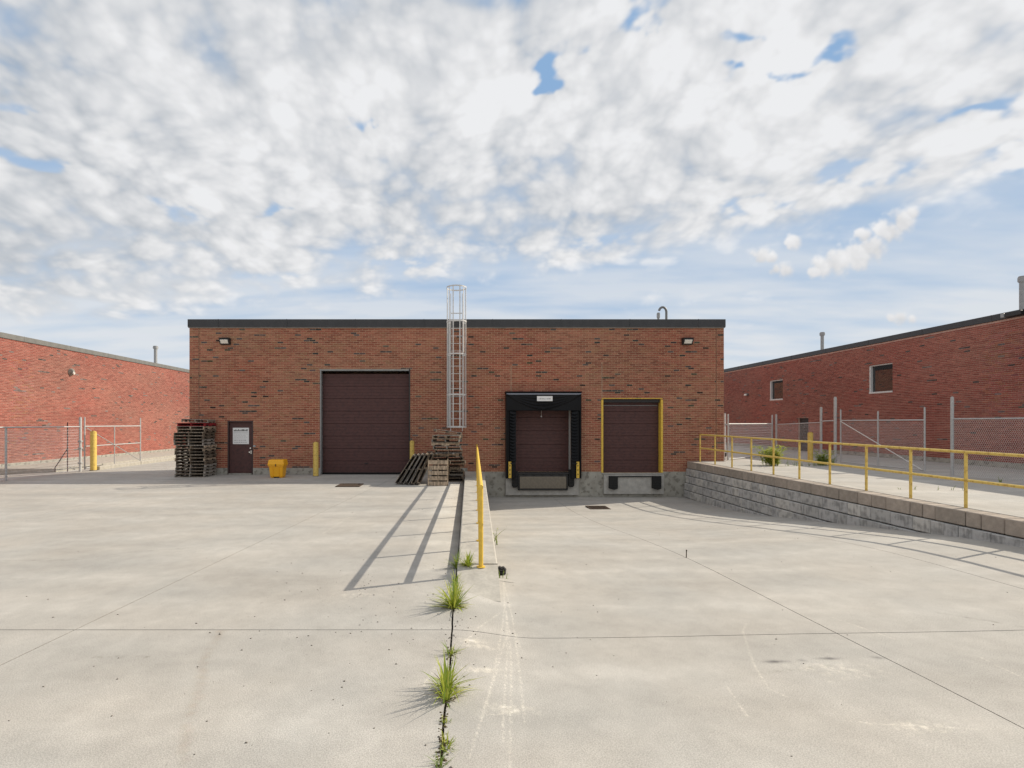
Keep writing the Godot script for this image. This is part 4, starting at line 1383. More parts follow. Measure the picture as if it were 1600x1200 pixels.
# deck boards run along x, stringers along z; base at y = 0
func pallet(label: String, group: String, xf: Transform3D, w: float, d: float, h: float, deck: Array, frame: String, boards := 7, missing := [], closed := false) -> Node3D:
	var t := thing("wooden_pallet", Vector3.ZERO, label, "pallet", group)
	t.transform = xf
	var th := 0.018
	var sh := h - th * 2
	for s: float in [-1.0, 0.0, 1.0]:
		if closed and s < 0.5:
			part(t, "stringer", box_mesh(Vector3(0.038, sh, d), 0.003), M[frame], T(s * (w / 2 - 0.021), h / 2, 0))
		else:
			part(t, "stringer", notched(d, sh), M[frame], T(s * (w / 2 - 0.021), th, 0))
	for k in boards:
		if k in missing:
			continue
		var z := lerpf(-d / 2 + 0.048, d / 2 - 0.048, float(k) / (boards - 1))
		var bw := 0.094 if boards > 5 else 0.13
		part(t, "deck_board", box_mesh(Vector3(w - 0.004 * (k % 3), th, bw), 0.003), M[deck[k % deck.size()]], T(0.0, h - th / 2, z, Basis(Vector3.UP, rng.randf_range(-0.008, 0.008))))
	if closed:
		part(t, "end_board", box_mesh(Vector3(w - 0.09, sh - 0.004, 0.02), 0.002), M["wood_black"], T(0, h / 2, -d / 2 + 0.03))
	for k in 3:
		var z := lerpf(-d / 2 + 0.048, d / 2 - 0.048, k / 2.0)
		part(t, "bottom_board", box_mesh(Vector3(w, th, 0.094), 0.003), M[deck[(k + 1) % deck.size()]], T(0, th / 2, z))
	return t

func make_pallets() -> void:
	rng.seed = 4242
	# tall stack at the left corner of the building
	var g1 := "pallets stacked beside the brown personnel door"
	var y := 0.003
	var n := 18
	for i in n:
		var deck := ["wood_grey", "wood_black", "wood_dark"]
		var frame := "wood_dark"
		var tone := "dark weathered"
		if i in [9, 15]:
			deck = ["wood_silver", "wood_grey"]; frame = "wood_pale"; tone = "silvery grey"
		elif i in [0, 1, 2, 3, 10, 11]:
			deck = ["wood_dark", "wood_grey"]; frame = "wood_silver"; tone = "greyed"
		elif i in [5, 8]:
			deck = ["wood_dark", "wood_black"]; frame = "wood_pale"; tone = "dark, pale sided"
		elif i == 16:
			deck = ["wood_red"]; frame = "wood_red"; tone = "red painted"
		var h := 0.122
		var dx := rng.randf_range(-0.03, 0.03)
		if i >= 10 and i < 14:
			dx -= 0.05
		if i >= 14:
			dx += 0.04
		var x := -10.36 + dx
		var wd := 1.14 if i < 14 else 1.06
		if i == n - 1:
			pallet("splintered grey pallet lying crooked on top of the tall stack by the personnel door", g1, Transform3D(Basis(Vector3.UP, 0.18) * Basis(Vector3.BACK, -0.035), Vector3(x + 0.05, y + 0.022, -20.3)), 0.98, 0.95, h, ["wood_silver", "wood_grey", "wood_dark"], "wood_grey", 7, [2, 5])
		else:
			pallet("%s pallet, %s from the ground in the tall stack by the personnel door" % [tone, WORDS[i]], g1, Transform3D(Basis(Vector3.UP, rng.randf_range(-0.025, 0.025)), Vector3(x, y, -20.29)), wd, 0.98, h, deck, frame, 7, [], true)
		y += h + 0.0015
	# heap beside the dividing wall
	var g2 := "pallets heaped under the caged ladder"
	y = 0.003
	var tones := [["dark", ["wood_dark", "wood_grey"], "wood_dark"], ["greyed", ["wood_silver", "wood_dark"], "wood_dark"], ["dark", ["wood_grey", "wood_dark"], "wood_brown"], ["brown", ["wood_brown", "wood_dark"], "wood_dark"], ["pale", ["wood_pale", "wood_brown"], "wood_brown"], ["pale", ["wood_pale", "wood_brown"], "wood_pale"], ["dark-decked", ["wood_grey", "wood_dark"], "wood_dark"], ["brown", ["wood_brown", "wood_silver"], "wood_brown"], ["pale", ["wood_pale", "wood_silver"], "wood_brown"], ["silvery", ["wood_silver", "wood_grey"], "wood_silver"], ["pale-edged", ["wood_pale", "wood_dark"], "wood_pale"], ["brown", ["wood_brown", "wood_grey"], "wood_silver"], ["silvery", ["wood_silver", "wood_pale"], "wood_pale"]]
	for i in tones.size():
		var e: Array = tones[i]
		var h := 0.126
		var yaw := rng.randf_range(-0.14, 0.14) + (PI / 2 if i in [3, 7, 10] else 0.0)
		var off := rng.randf_range(-0.07, 0.07)
		var sx := 1.12 if i < 8 else 1.0
		pallet("%s pallet, %s from the ground in the untidy heap under the ladder" % [e[0], WORDS[i]], g2, Transform3D(Basis(Vector3.UP, yaw), Vector3(-0.36 + off - (0.03 if i > 8 else 0.0), y, -18.75 + rng.randf_range(-0.04, 0.04))), sx, 1.0, h, e[1], e[2], 7, [3] if i % 3 == 1 else [])
		y += h + 0.0015
	# a broken pallet slid across the top
	pallet("splintered grey pallet tilted across the top of the heap under the ladder", g2, Transform3D(Basis(Vector3.UP, 0.15) * Basis(Vector3.BACK, -0.14), Vector3(-0.38, y + 0.07, -18.8)), 0.95, 0.85, 0.09, ["wood_silver", "wood_pale"], "wood_grey", 5, [1])
	# leaning ones: they stand on edge and tip to the right, against the heap
	var lean := deg_to_rad(57.0)
	var leaners := [["wood_grey", "wood_black", "outermost grey-edged dark pallet leaning left of the heap"], ["wood_silver", "wood_black", "second dark pallet with a pale edge leaning left of the heap"], ["wood_silver", "wood_black", "third dark pallet with a thin pale edge leaning left of the heap"], ["wood_grey", "wood_dark", "fourth, greyish pallet leaning left of the heap"], ["wood_dark", "wood_black", "innermost black pallet leaning directly on the heap"]]
	for i in leaners.size():
		var e: Array = leaners[i]
		var ang := lean + i * 0.035
		var b := Basis(Vector3.BACK, ang)
		pallet(e[2], "pallets leaning against the heap", Transform3D(b, Vector3(-2.03 + i * 0.185 + 0.56 * cos(ang), 0.56 * sin(ang) + 0.012, -17.9 + 0.05 * i)), 1.12, 0.95, 0.12, [e[0]], e[1], 9, [], true)
	# light crate-like pallet standing in front
	var bt := Basis(Vector3.RIGHT, deg_to_rad(82.0))
	var front := thing("wooden_pallet", Vector3(-0.66, 0.004, -17.10), "clean pale half-size pallet standing upright against the front of the heap", "pallet", "pallets leaning against the heap")
	front.rotation.x = deg_to_rad(-9.0)
	for k in 5:
		part(front, "deck_board", box_mesh(Vector3(0.66, 0.135, 0.02), 0.003), M["wood_pale"], T(0, 0.07 + k * 0.178, 0.0, Basis(Vector3.BACK, rng.randf_range(-0.012, 0.012))))
	for s: float in [-1.0, 0.0, 1.0]:
		part(front, "stringer", box_mesh(Vector3(0.035, 0.90, 0.09), 0.004), M["wood_pale"], T(s * 0.325, 0.45, -0.056))
	for k in 3:
		part(front, "bottom_board", box_mesh(Vector3(0.66, 0.09, 0.018), 0.003), M["wood_pale"], T(0, 0.07 + k * 0.37, -0.112))

# ---------------------------------------------------------------- yard furniture

func bollard(at: Vector3, r: float, h: float, label: String) -> void:
	var t := thing("bollard", at, label, "bollard", "yellow steel bollards")
	var b := MB.new()
	b.tube([Vector3.ZERO, Vector3(0, h - r * 0.6, 0), Vector3(0, h - r * 0.35, 0), Vector3(0, h - r * 0.12, 0), Vector3(0, h, 0)], [r, r, r * 0.9, r * 0.6, 0.01], 18)
	part(t, "post", b.mesh(), M.yellow_pale)
	var c := MB.new()
	c.tube([Vector3(0, 0.0, 0), Vector3(0, 0.012, 0)], [r * 1.25, r * 1.15], 18)
	part(t, "base_collar", c.mesh(), M.rust)

func make_furniture() -> void:
	bollard(Vector3(-5.62, 0, -20.3), 0.105, 1.36, "yellow bollard at the left jamb of the drive-in door")
	bollard(Vector3(-1.82, 0, -20.45), 0.09, 1.40, "yellow bollard at the right jamb of the drive-in door behind leaning pallets")
	bollard(Vector3(-16.18, 0, -22.75), 0.125, 1.76, "tall yellow bollard standing before the open gate frame by the kerb")
	bollard(Vector3(14.95, terrace_y(14.95, 21.7), -21.7), 0.10, 1.24, "weathered yellow bollard between the weeds on the raised terrace")

	# grit bin
	var bin := thing("grit_bin", Vector3(-7.342 * 0.944, 0.004, -19.75), "bright orange-yellow plastic grit bin against the brick wall", "grit bin")
	bin.scale = Vector3(0.84, 1.0, 0.84)
	var b := MB.new()
	var ring := func(wx: float, wz: float, yy: float) -> Array:
		var p := []
		var rr := 0.035
		for c in 4:
			var cxx: float = [1, -1, -1, 1][c] * (wx - rr)
			var czz: float = [1, 1, -1, -1][c] * (wz - rr)
			for k in 5:
				var a := c * PI / 2 + k * PI / 8
				p.append(Vector3(cxx + rr * cos(a), yy, czz + rr * sin(a)))
		return p
	var loft := func(m: MB, levels: Array) -> void:
		var prev := []
		for e: Array in levels:
			var cur: Array = ring.call(e[0], e[1], e[2])
			if prev:
				for k in cur.size():
					var q := (k + 1) % cur.size()
					var out: Vector3 = cur[k] + cur[q]
					out.y = 0
					m.quad(prev[k], prev[q], cur[q], cur[k], out)
			prev = cur
		var mid := Vector3(0, levels[-1][2], 0)
		for k in prev.size():
			m.tri(mid, prev[k], prev[(k + 1) % prev.size()], Vector3.UP, Vector3.UP, Vector3.UP)
	loft.call(b, [[0.27, 0.22, 0.04], [0.285, 0.235, 0.06], [0.325, 0.27, 0.44], [0.36, 0.30, 0.445], [0.36, 0.30, 0.49]])
	part(bin, "body", b.mesh(), M.bin_plastic)
	var l := MB.new()
	loft.call(l, [[0.370, 0.312, 0.492], [0.374, 0.316, 0.535], [0.362, 0.304, 0.555], [0.350, 0.275, 0.665], [0.33, 0.25, 0.69]])
	part(bin, "lid", l.mesh(), M.bin_plastic)
	for s: float in [-1.0, 1.0]:
		part(bin, "skid", box_mesh(Vector3(0.14, 0.045, 0.40), 0.01), M.bin_plastic, T(s * 0.2, 0.022, 0))
		part(bin, "side_rib", box_mesh(Vector3(0.03, 0.34, 0.02), 0.006), M.bin_plastic, T(s * 0.14, 0.245, 0.262, Basis(Vector3.RIGHT, 0.09)))
	part(bin, "hasp", box_mesh(Vector3(0.05, 0.09, 0.02), 0.005), M.bin_dark, T(0, 0.49, 0.315))

	# handrail on the dividing wall
	var hr := thing("handrail", Vector3(0, 0, 0), "yellow two-rail handrail running away along the dividing wall", "handrail", "yellow handrails")
	var path := func(dep: float, y: float) -> Vector3: return Vector3(0.085 + 0.0335 * dep, y, -dep)
	var dep := 7.08
	var last := 7.08
	var k := 0
	while dep < 20.6:
		var pb := MB.new()
		var foot: float = 0.125 if dep > 7.2 else 0.108
		var rr := 0.027 if k > 0 else 0.033
		pb.tube([path.call(dep, foot), path.call(dep, 1.215)], rr, 12)
		part(hr, "post", pb.mesh(), M.yellow)
		var fl := MB.new()
		fl.tube([path.call(dep, foot), path.call(dep, foot + 0.012)], 0.06, 12)
		part(hr, "base_plate", fl.mesh(), M.yellow)
		last = dep
		dep += 1.5
		k += 1
	for y: float in [1.215, 0.70]:
		var rb := MB.new()
		rb.tube([path.call(7.055, y), path.call(last + 0.03, y)], 0.033, 12)
		part(hr, "top_rail" if y > 1 else "mid_rail", rb.mesh(), M.yellow)

	# handrail on the terrace
	var h2 := thing("handrail", Vector3(9.72, 0, 0), "long yellow handrail along the edge of the raised terrace", "handrail", "yellow handrails")
	var top := func(d: float) -> float: return 1.545 + 0.0085 * (d - 9.8)
	dep = 20.52
	while dep > 4.0:
		var foot := terrace_y(9.75, dep) - 0.005
		var pb := MB.new()
		pb.tube([Vector3(0, foot, -dep), Vector3(0, top.call(dep), -dep)], 0.027, 10)
		part(h2, "post", pb.mesh(), M.yellow_pale)
		dep -= 1.192
	for drop: float in [0.0, 0.54]:
		var rb := MB.new()
		rb.tube([Vector3(0, top.call(20.54) - drop, -20.54), Vector3(0, top.call(4.4) - drop, -4.4)], 0.028, 10)
		part(h2, "top_rail" if drop == 0.0 else "mid_rail", rb.mesh(), M.yellow_pale)

	# retaining wall of blocks, each course set back a little; the ramp covers the lower courses
	var rw := thing("retaining_wall", Vector3(9.35, 0, 0), "stained grey block retaining wall with clean tan cap blocks beside the ramp", "wall")
	rng.seed = 1313
	var ch := 0.292
	for c in 6:
		var z := 20.88
		var alt := c % 2
		while z > 3.0:
			var ln: float = [0.28, 0.40, 0.59][rng.randi() % 3]
			if c > 0 and rng.randf() < 0.4:
				ln += 0.25
			var z2 := z - ln
			var mid := (z + z2) / 2
			var t0 := terrace_y(9.5, mid) + 0.0
			var y1 := t0 - c * ch
			if y1 > yard_y(9.3, mid) - 0.06 and y1 > yard_y(9.3, z2) - 0.5:
				var m: Material = M["cap_block_%d" % (rng.randi() % 3)] if c == 0 else M["block_%d" % (rng.randi() % 4)]
				var thick := 0.36
				var x := thick / 2 - c * 0.035 + rng.randf_range(-0.006, 0.006)
				var g := 0.012 if c == 0 else rng.randf_range(0.003, 0.007)
				part(rw, "cap_block" if c == 0 else "block", box_mesh(Vector3(thick, ch - (0.018 if c == 0 else 0.022), snappedf(ln - g, 0.002)), 0.014), m, T(x, y1 - ch / 2, -mid, Basis(Vector3.UP, rng.randf_range(-0.01, 0.01)) * Basis(Vector3.BACK, 0.0)))
			z = z2
	var core := MB.new()
	core.span(Vector3(0.07, -1.35, -20.86), Vector3(0.40, 0.24, 6.0))
	part(rw, "core", core.mesh(), M.joint_dirt)

	# drains
	var dspots := [[Vector3(-3.62, 0.0, -17.2), "rusty square drain grate in the level yard before the drive-in door", 0.74], [Vector3(4.92, yard_y(4.92, 17.95), -17.95), "rusty square drain grate at the foot of the truck ramp", 0.66]]
	for e: Array in dspots:
		var d := thing("drain_grate", e[0], e[1], "drain", "drain grates")
		var s: float = e[2]
		for q in 4:
			var o: Vector3 = [Vector3(0, 0, s / 2), Vector3(0, 0, -s / 2), Vector3(s / 2, 0, 0), Vector3(-s / 2, 0, 0)][q]
			part(d, "frame_bar", box_mesh(Vector3(s + 0.05 if q < 2 else 0.05, 0.03, 0.05 if q < 2 else s - 0.05), 0.004), M.rust, Transform3D(Basis(), o + Vector3(0, 0.012, 0)))
		var nb := 11
		for i in nb:
			part(d, "grate_bar", box_mesh(Vector3(0.028, 0.022, s - 0.05), 0.003), M.rust, T(-s / 2 + 0.05 + i * (s - 0.1) / (nb - 1), 0.012, 0))
		part(d, "sump", box_mesh(Vector3(s, 0.006, s)), M.joint_dirt, T(0, 0.004, 0))

	# small things on the paving
	var pin := thing("steel_pin", Vector3(3.85, yard_y(3.85, 8.6) - 0.02, -8.62), "thin dark upright pin standing in the ramp joint", "pin")
	var pn := MB.new()
	pn.tube([Vector3.ZERO, Vector3(0.004, 0.14, 0)], 0.008, 6)
	part(pin, "shaft", pn.mesh(), M.rust)
	var cap := MB.new()
	cap.tube([Vector3(0.004, 0.13, 0), Vector3(0.004, 0.15, 0)], 0.012, 6)
	part(pin, "head", cap.mesh(), M.rust)
	var wad := thing("debris_lump", Vector3(0.655, yard_y(0.655, 7.75), -7.7), "black lump of debris beside the end of the dividing wall", "debris")
	var wl := MB.new()
	var rs := RandomNumberGenerator.new()
	rs.seed = 5
	var rings := []
	for j in 6:
		var row := []
		for i in 9:
			var a := TAU * i / 9.0
			var ph := PI * (j + 0.5) / 6.0 * 0.5
			var rr := 0.1 * rs.randf_range(0.75, 1.15)
			row.append(Vector3(cos(a) * sin(ph + 0.35) * rr * 0.75, cos(ph) * rr * 0.9, sin(a) * sin(ph + 0.35) * rr * 1.5))
		rings.append(row)
	for j in 5:
		for i in 9:
			wl.quad(rings[j][i], rings[j][(i + 1) % 9], rings[j + 1][(i + 1) % 9], rings[j + 1][i], rings[j][i] + Vector3(0, 0.02, 0))
	for i in 9:
		wl.tri(Vector3(0, 0.09, 0), rings[0][i], rings[0][(i + 1) % 9], Vector3.UP, Vector3.UP, Vector3.UP)
	part(wad, "lump", wl.mesh(), M.rubber)

	# loose grit
	var mm := MultiMesh.new()
	mm.transform_format = MultiMesh.TRANSFORM_3D
	var pebble := MB.new()
	pebble.tube([Vector3(0, 0, 0), Vector3(0, 0.3, 0), Vector3(0, 0.8, 0), Vector3(0, 1, 0)], [0.5, 0.95, 0.6, 0.1], 6)
	mm.mesh = pebble.mesh()
	mm.instance_count = 400
	rng.seed = 31
	for i in 400:
		var x := rng.randf_range(-11, 8.8)
		var d := rng.randf_range(3.0, 14.0)
		if i > 160:
			x = -0.7 + rng.randfn() * 1.2
			d = 5.6 + rng.randfn() * 1.1
		if i > 290:
			d = rng.randf_range(3.1, 6.9)
			x = crack_x(d) + rng.randfn() * 0.05
		var s := rng.randf_range(0.003, 0.009)
		if x > crack_x(d) - 0.03 and d > 6.1 and x < wall_x(d) + 0.05:
			x -= 1.2
		mm.set_instance_transform(i, Transform3D(Basis(Vector3.UP, rng.randf() * TAU).scaled(Vector3(s * rng.randf_range(0.8, 1.7), s * 0.9, s)), Vector3(x, yard_y(x, d) - 0.0005, -d)))
	var gr := MultiMeshInstance3D.new()
	gr.name = "loose_grit"
	gr.multimesh = mm
	gr.material_override = M.pebble
	add_child(gr)
	gr.set_meta("kind", "stuff")
	gr.set_meta("label", "loose dark grit scattered over the concrete yard")
	gr.set_meta("category", "grit")

# ---------------------------------------------------------------- fences

# woven wire: each wire zigzags and hooks into the next
func woven(a: Vector3, b: Vector3, low: float, high: float) -> ArrayMesh:
	var v := PackedVector3Array()
	var run := Vector3(b.x - a.x, 0, b.z - a.z)
	var length := run.length()
	run = run.normalized()
	var side := run.cross(Vector3.UP)
	var p := 0.058
	var r := 0.0036
	var count := int(length / p)
	for k in count:
		var base := a + run * (k * p)
		var ground := lerpf(a.y, b.y, float(k) / count)
		var n := int((high - low) / p)
		var prev := base + Vector3.UP * (ground - a.y + low)
		for j in n:
			var cur := base + run * (p * ((j + 1) % 2)) + Vector3.UP * (ground - a.y + low + (j + 1) * p) + side * (0.002 if j % 2 == 0 else -0.002)
			var t := (cur - prev).normalized()
			var u := side
			var w := t.cross(u)
			var o := [u * r, (w * 0.866 - u * 0.5) * r, (-w * 0.866 - u * 0.5) * r]
			for s in 3:
				var q := (s + 1) % 3
				v.append(prev + o[s]); v.append(prev + o[q]); v.append(cur + o[q])
				v.append(prev + o[s]); v.append(cur + o[q]); v.append(cur + o[s])
			prev = cur
	var arr := []
	arr.resize(Mesh.ARRAY_MAX)
	arr[Mesh.ARRAY_VERTEX] = v
	var m := ArrayMesh.new()
	m.add_surface_from_arrays(Mesh.PRIMITIVE_TRIANGLES, arr)
	return m

func bar(parent: Node, called: String, a: Vector3, b: Vector3, r: float, m: Material) -> void:
	var mb := MB.new()
	mb.tube([a, b], r, 10)
	part(parent, called, mb.mesh(), m)

func capped_post(parent: Node, called: String, at: Vector3, h: float, r: float, m: Material) -> void:
	var mb := MB.new()
	mb.tube([at, at + Vector3(0, h - r, 0), at + Vector3(0, h - r * 0.4, 0), at + Vector3(0, h, 0)], [r, r, r * 0.85, r * 0.2], 12)
	part(parent, called, mb.mesh(), m)

func make_fences() -> void:
	var gal: Material = M.galvanized
	# left fence, along the yard's edge
	var x := -16.62
	var f := thing("chain_link_fence", Vector3(0, 0, 0), "chain-link fence with galvanized posts before the sunlit salmon building", "fence", "chain-link fences")
	for d: float in [9.84, 12.84, 15.84, 18.84]:
		capped_post(f, "post", Vector3(x, yard_y(x, d) - 0.02, -d), 2.02, 0.038, gal)
	capped_post(f, "gate_post", Vector3(x + 0.1, -0.03, -22.42), 2.40, 0.055, gal)
	bar(f, "top_rail", Vector3(x, 1.94, -9.0), Vector3(x + 0.1, 1.94, -22.38), 0.025, gal)
	part(f, "wire_mesh", woven(Vector3(x - 0.03, -0.03, -9.0), Vector3(x + 0.07, -0.03, -22.38), 0.05, 1.95), M.wire)
	for y: float in [0.35, 1.0, 1.3]:
		part(f, "hinge_band", box_mesh(Vector3(0.15, 0.07, 0.14), 0.01), M.galvanized_dull, T(x + 0.1, y, -22.42))
	var g := thing("swing_gate", Vector3(0, 0, 0), "bare galvanized gate frame with diagonal brace beside the yellow bollard", "gate", "gates in the fences")
	var gx := -16.52
	var gx2 := -16.45
	capped_post(g, "stile", Vector3(gx, 0.04, -22.68), 2.33, 0.03, gal)
	capped_post(g, "stile", Vector3(gx2, 0.04, -26.55), 2.33, 0.03, gal)
	bar(g, "mid_stile", Vector3(-16.485, 0.08, -24.6), Vector3(-16.485, 1.94, -24.6), 0.022, gal)
	bar(g, "top_rail", Vector3(gx, 1.95, -22.68), Vector3(gx2, 1.95, -26.55), 0.025, gal)
	bar(g, "mid_rail", Vector3(gx, 1.07, -22.68), Vector3(gx2, 1.07, -26.55), 0.022, gal)
	bar(g, "bottom_rail", Vector3(gx, 0.10, -22.68), Vector3(gx2, 0.10, -26.55), 0.025, gal)
	bar(g, "brace", Vector3(gx + 0.03, 1.88, -22.75), Vector3(gx2 + 0.03, 0.16, -26.5), 0.016, M.galvanized_dull)

	# dark pipe guard behind the left fence
	var pg := thing("pipe_guard", Vector3(0, 0, 0), "dark maroon bent pipe guard seen through the left chain-link fence", "guard rail")
	var px := -17.35
	var pd := 22.9
	bar(pg, "upright", Vector3(px - 0.10, -0.09, -pd), Vector3(px - 0.10, 2.0, -pd), 0.022, M.maroon_steel)
	bar(pg, "upright", Vector3(px + 0.02, -0.09, -pd + 0.15), Vector3(px + 0.02, 2.12, -pd + 0.15), 0.022, M.maroon_steel)
	var bent := MB.new()
	bent.tube([Vector3(px - 0.10, 1.98, -pd), Vector3(px - 0.06, 2.05, -pd + 0.05), Vector3(px + 0.02, 2.12, -pd + 0.15)], 0.022, 8)
	part(pg, "bent_top", bent.mesh(), M.maroon_steel)
	var leg := MB.new()
	leg.tube([Vector3(px - 0.10, 0.95, -pd), Vector3(px - 0.62, 0.10, -pd + 0.05), Vector3(px - 0.60, 0.02, -pd + 0.06), Vector3(px - 0.60, -0.11, -pd + 0.06)], 0.02, 8)
	part(pg, "raking_leg", leg.mesh(), M.maroon_steel)

	# right-hand fence on the terrace
	var rx := 15.6
	var ty := func(d: float) -> float: return terrace_y(rx, d)
	var f2 := thing("chain_link_fence", Vector3(0, 0, 0), "near stretch of chain-link fence at the right edge before the shaded red building", "fence", "chain-link fences")
	capped_post(f2, "tall_post", Vector3(rx, ty.call(16.15), -16.15), 2.50, 0.044, gal)
	for d: float in [13.1, 10.1, 7.1]:
		capped_post(f2, "post", Vector3(rx, ty.call(d), -d), 1.86, 0.032, gal)
	bar(f2, "top_rail", Vector3(rx, 2.23, -16.15), Vector3(rx, 2.23, -6.5), 0.022, gal)
	part(f2, "wire_mesh", woven(Vector3(rx - 0.03, 0.42, -6.5), Vector3(rx - 0.03, 0.42, -16.1), 0.05, 1.82), M.wire)
	var g2 := thing("chain_link_gate", Vector3(0, 0, 0), "closed chain-link gate with long diagonal brace before the shaded red building", "gate", "gates in the fences")
	for d: float in [20.85, 17.1]:
		capped_post(g2, "stile", Vector3(rx, ty.call(d) + 0.03, -d), 2.16, 0.026, gal)
	capped_post(g2, "stile", Vector3(rx, ty.call(19.0) + 0.03, -19.0), 2.06, 0.026, gal)
	bar(g2, "top_rail", Vector3(rx, 2.20, -20.85), Vector3(rx, 2.20, -17.1), 0.024, gal)
	bar(g2, "bottom_rail", Vector3(rx, 0.52, -20.85), Vector3(rx, 0.52, -17.1), 0.022, gal)
	bar(g2, "brace", Vector3(rx - 0.03, 2.17, -20.82), Vector3(rx - 0.03, 0.52, -17.15), 0.016, M.white_post)
	part(g2, "wire_mesh", woven(Vector3(rx - 0.015, 0.42, -17.12), Vector3(rx - 0.015, 0.42, -20.84), 0.10, 1.78), M.wire)
	var f3 := thing("chain_link_fence", Vector3(0, 0, 0), "far stretch of chain-link fence behind the weathered bollard on the terrace", "fence", "chain-link fences")
	capped_post(f3, "tall_post", Vector3(rx, ty.call(21.15), -21.15), 2.72, 0.055, gal)
	capped_post(f3, "post", Vector3(15.58, ty.call(21.95), -21.95), 2.32, 0.048, gal)
	capped_post(f3, "post", Vector3(15.62, ty.call(25.1), -25.1), 2.06, 0.045, gal)
	bar(f3, "top_rail", Vector3(15.58, 2.20, -21.2), Vector3(15.58, 2.18, -21.95), 0.022, gal)
	bar(f3, "top_rail", Vector3(15.58, 2.12, -21.95), Vector3(15.62, 2.03, -25.1), 0.02, gal)
	bar(f3, "mid_rail", Vector3(15.58, 1.28, -21.95), Vector3(15.62, 1.28, -25.1), 0.016, gal)
	part(f3, "wire_mesh", woven(Vector3(15.56, 0.44, -21.97), Vector3(15.6, 0.44, -25.08), 0.04, 1.66), M.wire)
	var g3 := thing("chain_link_gate", Vector3(0, 0, 0), "wide chain-link gate closing the alley at the warehouse's right corner", "gate", "gates in the fences")
	var a := Vector3(11.42, 0.47, -21.62)
	var c := Vector3(15.48, 0.45, -25.2)
	capped_post(g3, "stile", a, 2.02, 0.034, gal)
	capped_post(g3, "stile", c, 2.06, 0.038, gal)
	bar(g3, "top_rail", Vector3(a.x, 2.06, a.z), Vector3(c.x, 2.06, c.z), 0.028, M.white_post)
	bar(g3, "bottom_rail", Vector3(a.x, 0.56, a.z), Vector3(c.x, 0.56, c.z), 0.022, gal)
	part(g3, "wire_mesh", woven(Vector3(a.x, 0.45, a.z), Vector3(c.x, 0.45, c.z), 0.12, 1.58), M.wire)
	var wp := thing("gate_post", Vector3(11.21, terrace_y(11.2, 21.5), -21.5), "white steel gate post at the warehouse's right corner", "gate post")
	var wb := MB.new()
	wb.tube([Vector3(0, 0, 0), Vector3(0, 1.94, 0), Vector3(0, 1.97, 0), Vector3(0, 1.98, 0)], [0.052, 0.052, 0.04, 0.01], 12)
	part(wp, "pipe", wb.mesh(), M.white_post)
	part(wp, "latch", box_mesh(Vector3(0.05, 0.16, 0.03), 0.006), M.black_steel, T(0.02, 0.24, 0.055))
	part(wp, "hinge_band", box_mesh(Vector3(0.115, 0.06, 0.115), 0.01), M.galvanized_dull, T(0.03, 1.5, 0))

# ---------------------------------------------------------------- weeds

func blade(b: MB, root: Vector3, dir: Vector3, length: float, width: float, droop: float) -> void:
	var side := dir.cross(Vector3.UP)
	if side.length() < 0.05:
		side = Vector3.RIGHT
	side = side.normalized()
	var n := 5
	var p := root
	var d := dir.normalized()
	var prev := []
	for i in n + 1:
		var t := float(i) / n
		var wd := width * (1.0 - pow(t, 1.6)) * (0.75 + 0.25 * sin(t * PI)) + 0.0004
		var fold := Vector3(0, -wd * 0.25, 0)
		var cur := [p - side * wd * 0.5, p + fold, p + side * wd * 0.5]
		if prev:
			for k in 2:
				var m := (cur[k + 1] as Vector3 - cur[k] as Vector3).cross(d)
				if m.y < 0:
					m = -m
				b.quad(prev[k], prev[k + 1], cur[k + 1], cur[k], m)
		prev = cur
		p += d * length / n
		d = (d + Vector3(0, -droop / n, 0)).normalized()

func tuft(label: String, at: Vector3, blades: int, length: float, width: float, spread: float, seed_: int, group := "weeds in the paving cracks", stretch := 0.0, mats := [0, 2, 1]) -> void:
	var t := thing("weed_tuft", at, label, "weed", group)
	var r := RandomNumberGenerator.new()
	r.seed = seed_
	for m in 3:
		var b := MB.new()
		var count: int = [int(blades * 0.5), int(blades * 0.3), int(blades * 0.2)][m]
		for i in count:
			var a := r.randf() * TAU
			var tilt := r.randf_range(0.15, 1.0) * spread
			var dir := Vector3(cos(a) * sin(tilt), cos(tilt), sin(a) * sin(tilt))
			var root := Vector3(r.randfn() * 0.012, -0.005, r.randfn() * 0.012 + r.randf_range(-stretch, stretch))
			blade(b, root, dir, length * r.randf_range(0.35, 1.0), width * r.randf_range(0.6, 1.1), r.randf_range(0.1, 1.1))
		part(t, "leaf_blades", b.mesh(), M["leaf_%d" % mats[m]])
	var dd := MB.new()
	for i in maxi(4, blades / 4):
		var a := r.randf() * TAU
		blade(dd, Vector3(r.randfn() * 0.015, 0.002, r.randfn() * 0.015 + r.randf_range(-stretch, stretch)), Vector3(cos(a), r.randf_range(0.05, 0.6), sin(a)), length * r.randf_range(0.25, 0.75), width * 0.6, r.randf_range(0.3, 1.6))
	part(t, "dead_leaves", dd.mesh(), M.dead_leaf)

